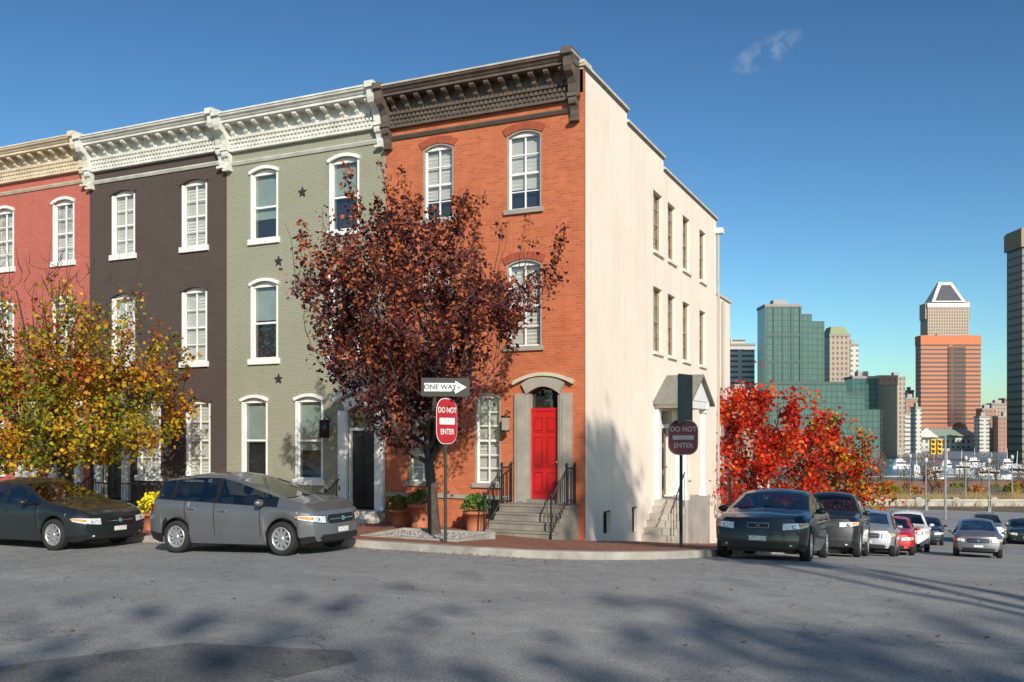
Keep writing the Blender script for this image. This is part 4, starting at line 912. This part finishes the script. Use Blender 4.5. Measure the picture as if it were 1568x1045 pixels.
def boat(X, Y, L_, yaw):
    x, y = c2w(X, Y); b = B('motor_yacht', (x, y, -12), (0, 0, yaw)); Wt = plain('boat_white', (.8, .8, .78), .3)
    st = [(-.5, .3, 1.5), (-.3, .34, 1.4), (0, .36, 1.5), (.25, .28, 1.8), (.42, .12, 2.1), (.5, .01, 2.3)]; vs, fs = [], []
    for f, w, h in st: vs += [(f*L_, -w*L_*.42*.5, -.3), (f*L_, -w*L_*.5, h), (f*L_, w*L_*.5, h), (f*L_, w*L_*.42*.5, -.3)]
    for i in range(5):
        for j in range(4): fs.append((i*4+j, i*4+(j+1) % 4, i*4+4+(j+1) % 4, i*4+4+j))
    b.raw('hull', Wt, vs, fs+[(0, 1, 2, 3)]); b.box('cabin', Wt, -L_*.35, L_*.18, -L_*.12, L_*.12, 1.5, 3.3); b.box('windows', BCG, -L_*.33, L_*.181, -L_*.121, L_*.121, 2.2, 2.9); b.box('flybridge', Wt, -L_*.3, L_*.05, -L_*.1, L_*.1, 3.3, 4.3); b.tube('mast', Wt, [(0, 0, 4), (-.3, 0, 9)], [.12, .07], 6); b.done()
for t, Y, L_, yw_ in ((.456, 300, 10, .5), (.519, 295, 11, -.6), (.545, 320, 10, 2.2), (.437, 320, 8, 1.2), (.42, 400, 9, .2), (.5, 420, 9, 0), (.47, 380, 9, .8), (.535, 400, 10, .3), (.485, 345, 9, 2.6)): boat(t*Y, Y, L_, A+yw_)
b = B('marina_pier')
for k in range(26):
    x, y = c2w(.38*300+k*3.2, 292+(k % 3)*10); b.tube('piling', plain('piling_wood', (.12, .09, .07), .9), [(x, y, -14), (x, y, -9.2+(k % 2))], [.22, .22], 6)
for t0, t1, Y in ((.38, .60, 310),):
    q = [c2w(t0*Y, Y), c2w(t1*Y, Y), c2w(t1*Y, Y+2.5), c2w(t0*Y, Y+2.5)]; b.raw('deck', CON, [(*p, -11.2) for p in q]+[(*p, -11.6) for p in q], [(0, 1, 2, 3), (0, 1, 5, 4), (1, 2, 6, 5), (2, 3, 7, 6), (3, 0, 4, 7)])
b.done()
x, y = c2w(0, 96); b = B('retaining_wall', (x, y, 0), (0, 0, A)); b.box('wall', CON, 33, 62, 0, .4, -5.6, -4.55); b.box('cap', cop, 32.9, 62.1, -.1, .5, -4.55, -4.42)
for k in range(8): b.box('pier', CON, 34+k*3.9, 34.6+k*3.9, -.15, .55, -5.6, -4.2)
b.done()
PB = plain('plaza_brick', (.40, .19, .12), .9, var=.2)
x, y = c2w(0, 150); b = B('brick_plaza_wall', (x, y, 0), (0, 0, A)); b.box('wall', PB, 48, 110, 0, .6, -10, -8.0); b.box('wall', PB, 56, 120, -22, -21.5, -9, -6.3)
for k in range(30): b.tube('railing', BLK, [(48+k*2, 0.3, -8), (48+k*2, .3, -6.9)], [.05, .05], 5)
b.tube('railing', BLK, [(48, .3, -6.95), (108, .3, -6.95)], [.06, .06], 5); b.done()
q = [c2w(44, 160), c2w(140, 160), c2w(170, 262), c2w(70, 262)]
single('brick_plaza', PB, [(p[0], p[1], g(*p)+.1) for p in q], [(0, 1, 2, 3)])
LGR = leafmat('ornamental_grass', (.38, .28, .13), .2); b = B('ornamental_grass_bank'); V, Fs = [], []
for i in range(6000):
    X = R.uniform(37, 66); Y = R.uniform(98, 108)+R.gauss(0, 2); cl = noise.noise(Vector((X*.5, Y*.5, 0)))
    if cl < -.12: continue
    x, y = c2w(X, Y); z = g(x, y)-.05; h = R.uniform(.4, .9)*(1+cl); dx, dy = R.gauss(0, .25), R.gauss(0, .25); o = len(V); V += [(x-.05, y, z), (x+.05, y, z), (x+dx, y+dy, z+h)]; Fs.append((o, o+1, o+2))
b.raw('grass', LGR, V, Fs); b.done()
x, y = c2w(.468*78, 78); b = B('traffic_light', (x, y, g(x, y)), (0, 0, A)); YL = plain('signal_yellow', (.72, .42, .03), .5); PG = plain('pole_grey', (.24, .24, .23), .6); LD = plain('lens_dark', (.04, .03, .02)); b.tube('pole', PG, [(0, 0, 0), (0, 0, 7)], [.12, .09], 8); b.tube('arm', PG, [(0, 0, 6.8), (-1.2, 0, 6.9)], [.05, .05], 6)
for xx in (-.55, -1.1):
    b.box('signal_head', YL, xx-.19, xx+.19, -.2, .15, 5.5, 6.75)
    for k in range(3): b.ell('lens', LD, (xx, -.2, 5.72+k*.4), (.13, .08, .13), 8, 6); b.box('visor', YL, xx-.15, xx+.15, -.4, -.2, 5.85+k*.4, 5.88+k*.4)
b.done()
for t, Y in ((.447, 90), (.49, 100), (.515, 88), (.43, 110), (.54, 105)):
    x, y = c2w(t*Y, Y); b = B('street_lamp', (x, y, g(x, y)), (0, 0, A)); b.tube('pole', PG, [(0, 0, 0), (0, 0, 4.6)], [.09, .05], 7); b.ell('globe', plain('lamp_globe', (.5, .5, .47), .4), (0, 0, 4.85), (.2, .2, .28), 8, 6); b.box('base', PG, -.15, .15, -.15, .15, 0, .5); b.done()
# ------------------------------------------------------------------ light, sky, camera
el = math.radians(27); sd = Vector((.65, -.76, 0)).normalized()*math.cos(el); sd.z = math.sin(el)
L = bpy.data.lights.new('sun', 'SUN'); L.energy = 5.0; L.angle = math.radians(.6); L.color = (1, .92, .80); lo = bpy.data.objects.new('sun', L)
lo.rotation_euler = sd.to_track_quat('Z', 'Y').to_euler(); lo.location = (20, -30, 30); scene.collection.objects.link(lo)
w = bpy.data.worlds.new('World'); scene.world = w; w.use_nodes = True; nt = w.node_tree; bg = nt.nodes['Background']
sk = nt.nodes.new('ShaderNodeTexSky'); sk.sky_type = 'NISHITA'; sk.sun_disc = False; sk.sun_elevation = el; sk.sun_rotation = math.atan2(sd.x, sd.y); sk.air_density = 1.0; sk.dust_density = .6; sk.ozone_density = 2.0
tcn = nt.nodes.new('ShaderNodeTexCoord').outputs['Generated']
def dotn(vec):
    n = N(nt, 'ShaderNodeVectorMath', operation='DOT_PRODUCT'); nt.links.new(tcn, n.inputs[0]); n.inputs[1].default_value = vec; return n.outputs['Value']
cd = Vector((.2757, 1, .4147)); cw = Vector((CA*cd.x-SA*cd.y, SA*cd.x+CA*cd.y, cd.z)).normalized()
ex = Vector((0, 0, 1)).cross(cw).normalized()*-1; ez = cw.cross(ex).normalized()
if ez.z < 0: ez = -ez
e1 = (ex*.93+ez*.36).normalized(); e2 = (ez*.93-ex*.36).normalized()
def sq(v, k):
    a = N(nt, 'ShaderNodeMath', operation='MULTIPLY'); nt.links.new(v, a.inputs[0]); a.inputs[1].default_value = k
    c = N(nt, 'ShaderNodeMath', operation='MULTIPLY'); nt.links.new(a.outputs[0], c.inputs[0]); nt.links.new(a.outputs[0], c.inputs[1]); return c.outputs[0]
ad = N(nt, 'ShaderNodeMath', operation='ADD'); nt.links.new(sq(dotn(e1), 1/.038), ad.inputs[0]); nt.links.new(sq(dotn(e2), 1/.015), ad.inputs[1])
front = mr(nt, dotn(cw), .9, .95); msk = mr(nt, ad.outputs[0], 0, 1, 1, 0)
nn = mr(nt, nz(nt, tcn, 30, 6, .65), .42, .72)
def mul(a, c):
    m_ = N(nt, 'ShaderNodeMath', operation='MULTIPLY')
    for i, v in enumerate((a, c)):
        if hasattr(v, 'links'): nt.links.new(v, m_.inputs[i])
        else: m_.inputs[i].default_value = v
    return m_.outputs[0]
mu3 = mul(mul(mul(msk, nn), front), .6)
sc = N(nt, 'ShaderNodeVectorMath', operation='SCALE'); sc.inputs['Scale'].default_value = .1; nt.links.new(sk.outputs[0], sc.inputs[0])
gm = N(nt, 'ShaderNodeGamma', Gamma=1.5); nt.links.new(sc.outputs[0], gm.inputs[0])
tn = N(nt, 'ShaderNodeVectorMath', operation='MULTIPLY'); tn.inputs[1].default_value = (12.0, 15.6, 15.6); nt.links.new(gm.outputs[0], tn.inputs[0])
nt.links.new(mixc(nt, mu3, tn.outputs[0], (7, 7.2, 7.4)), bg.inputs['Color']); bg.inputs['Strength'].default_value = .1
cam = bpy.data.cameras.new('camera'); co = bpy.data.objects.new('camera', cam); scene.collection.objects.link(co); scene.camera = co
cx, cy = c2w(0, 0); co.location = (cx, cy, 2.15); co.rotation_euler = (math.pi/2, 0, A)
cam.lens = 1418/1568*36; cam.sensor_width = 36; cam.shift_y = 145.5/1568; cam.clip_end = 12000; cam.clip_start = .1
scene.view_settings.view_transform = 'Standard'; scene.view_settings.look = 'None'; scene.view_settings.exposure = 0
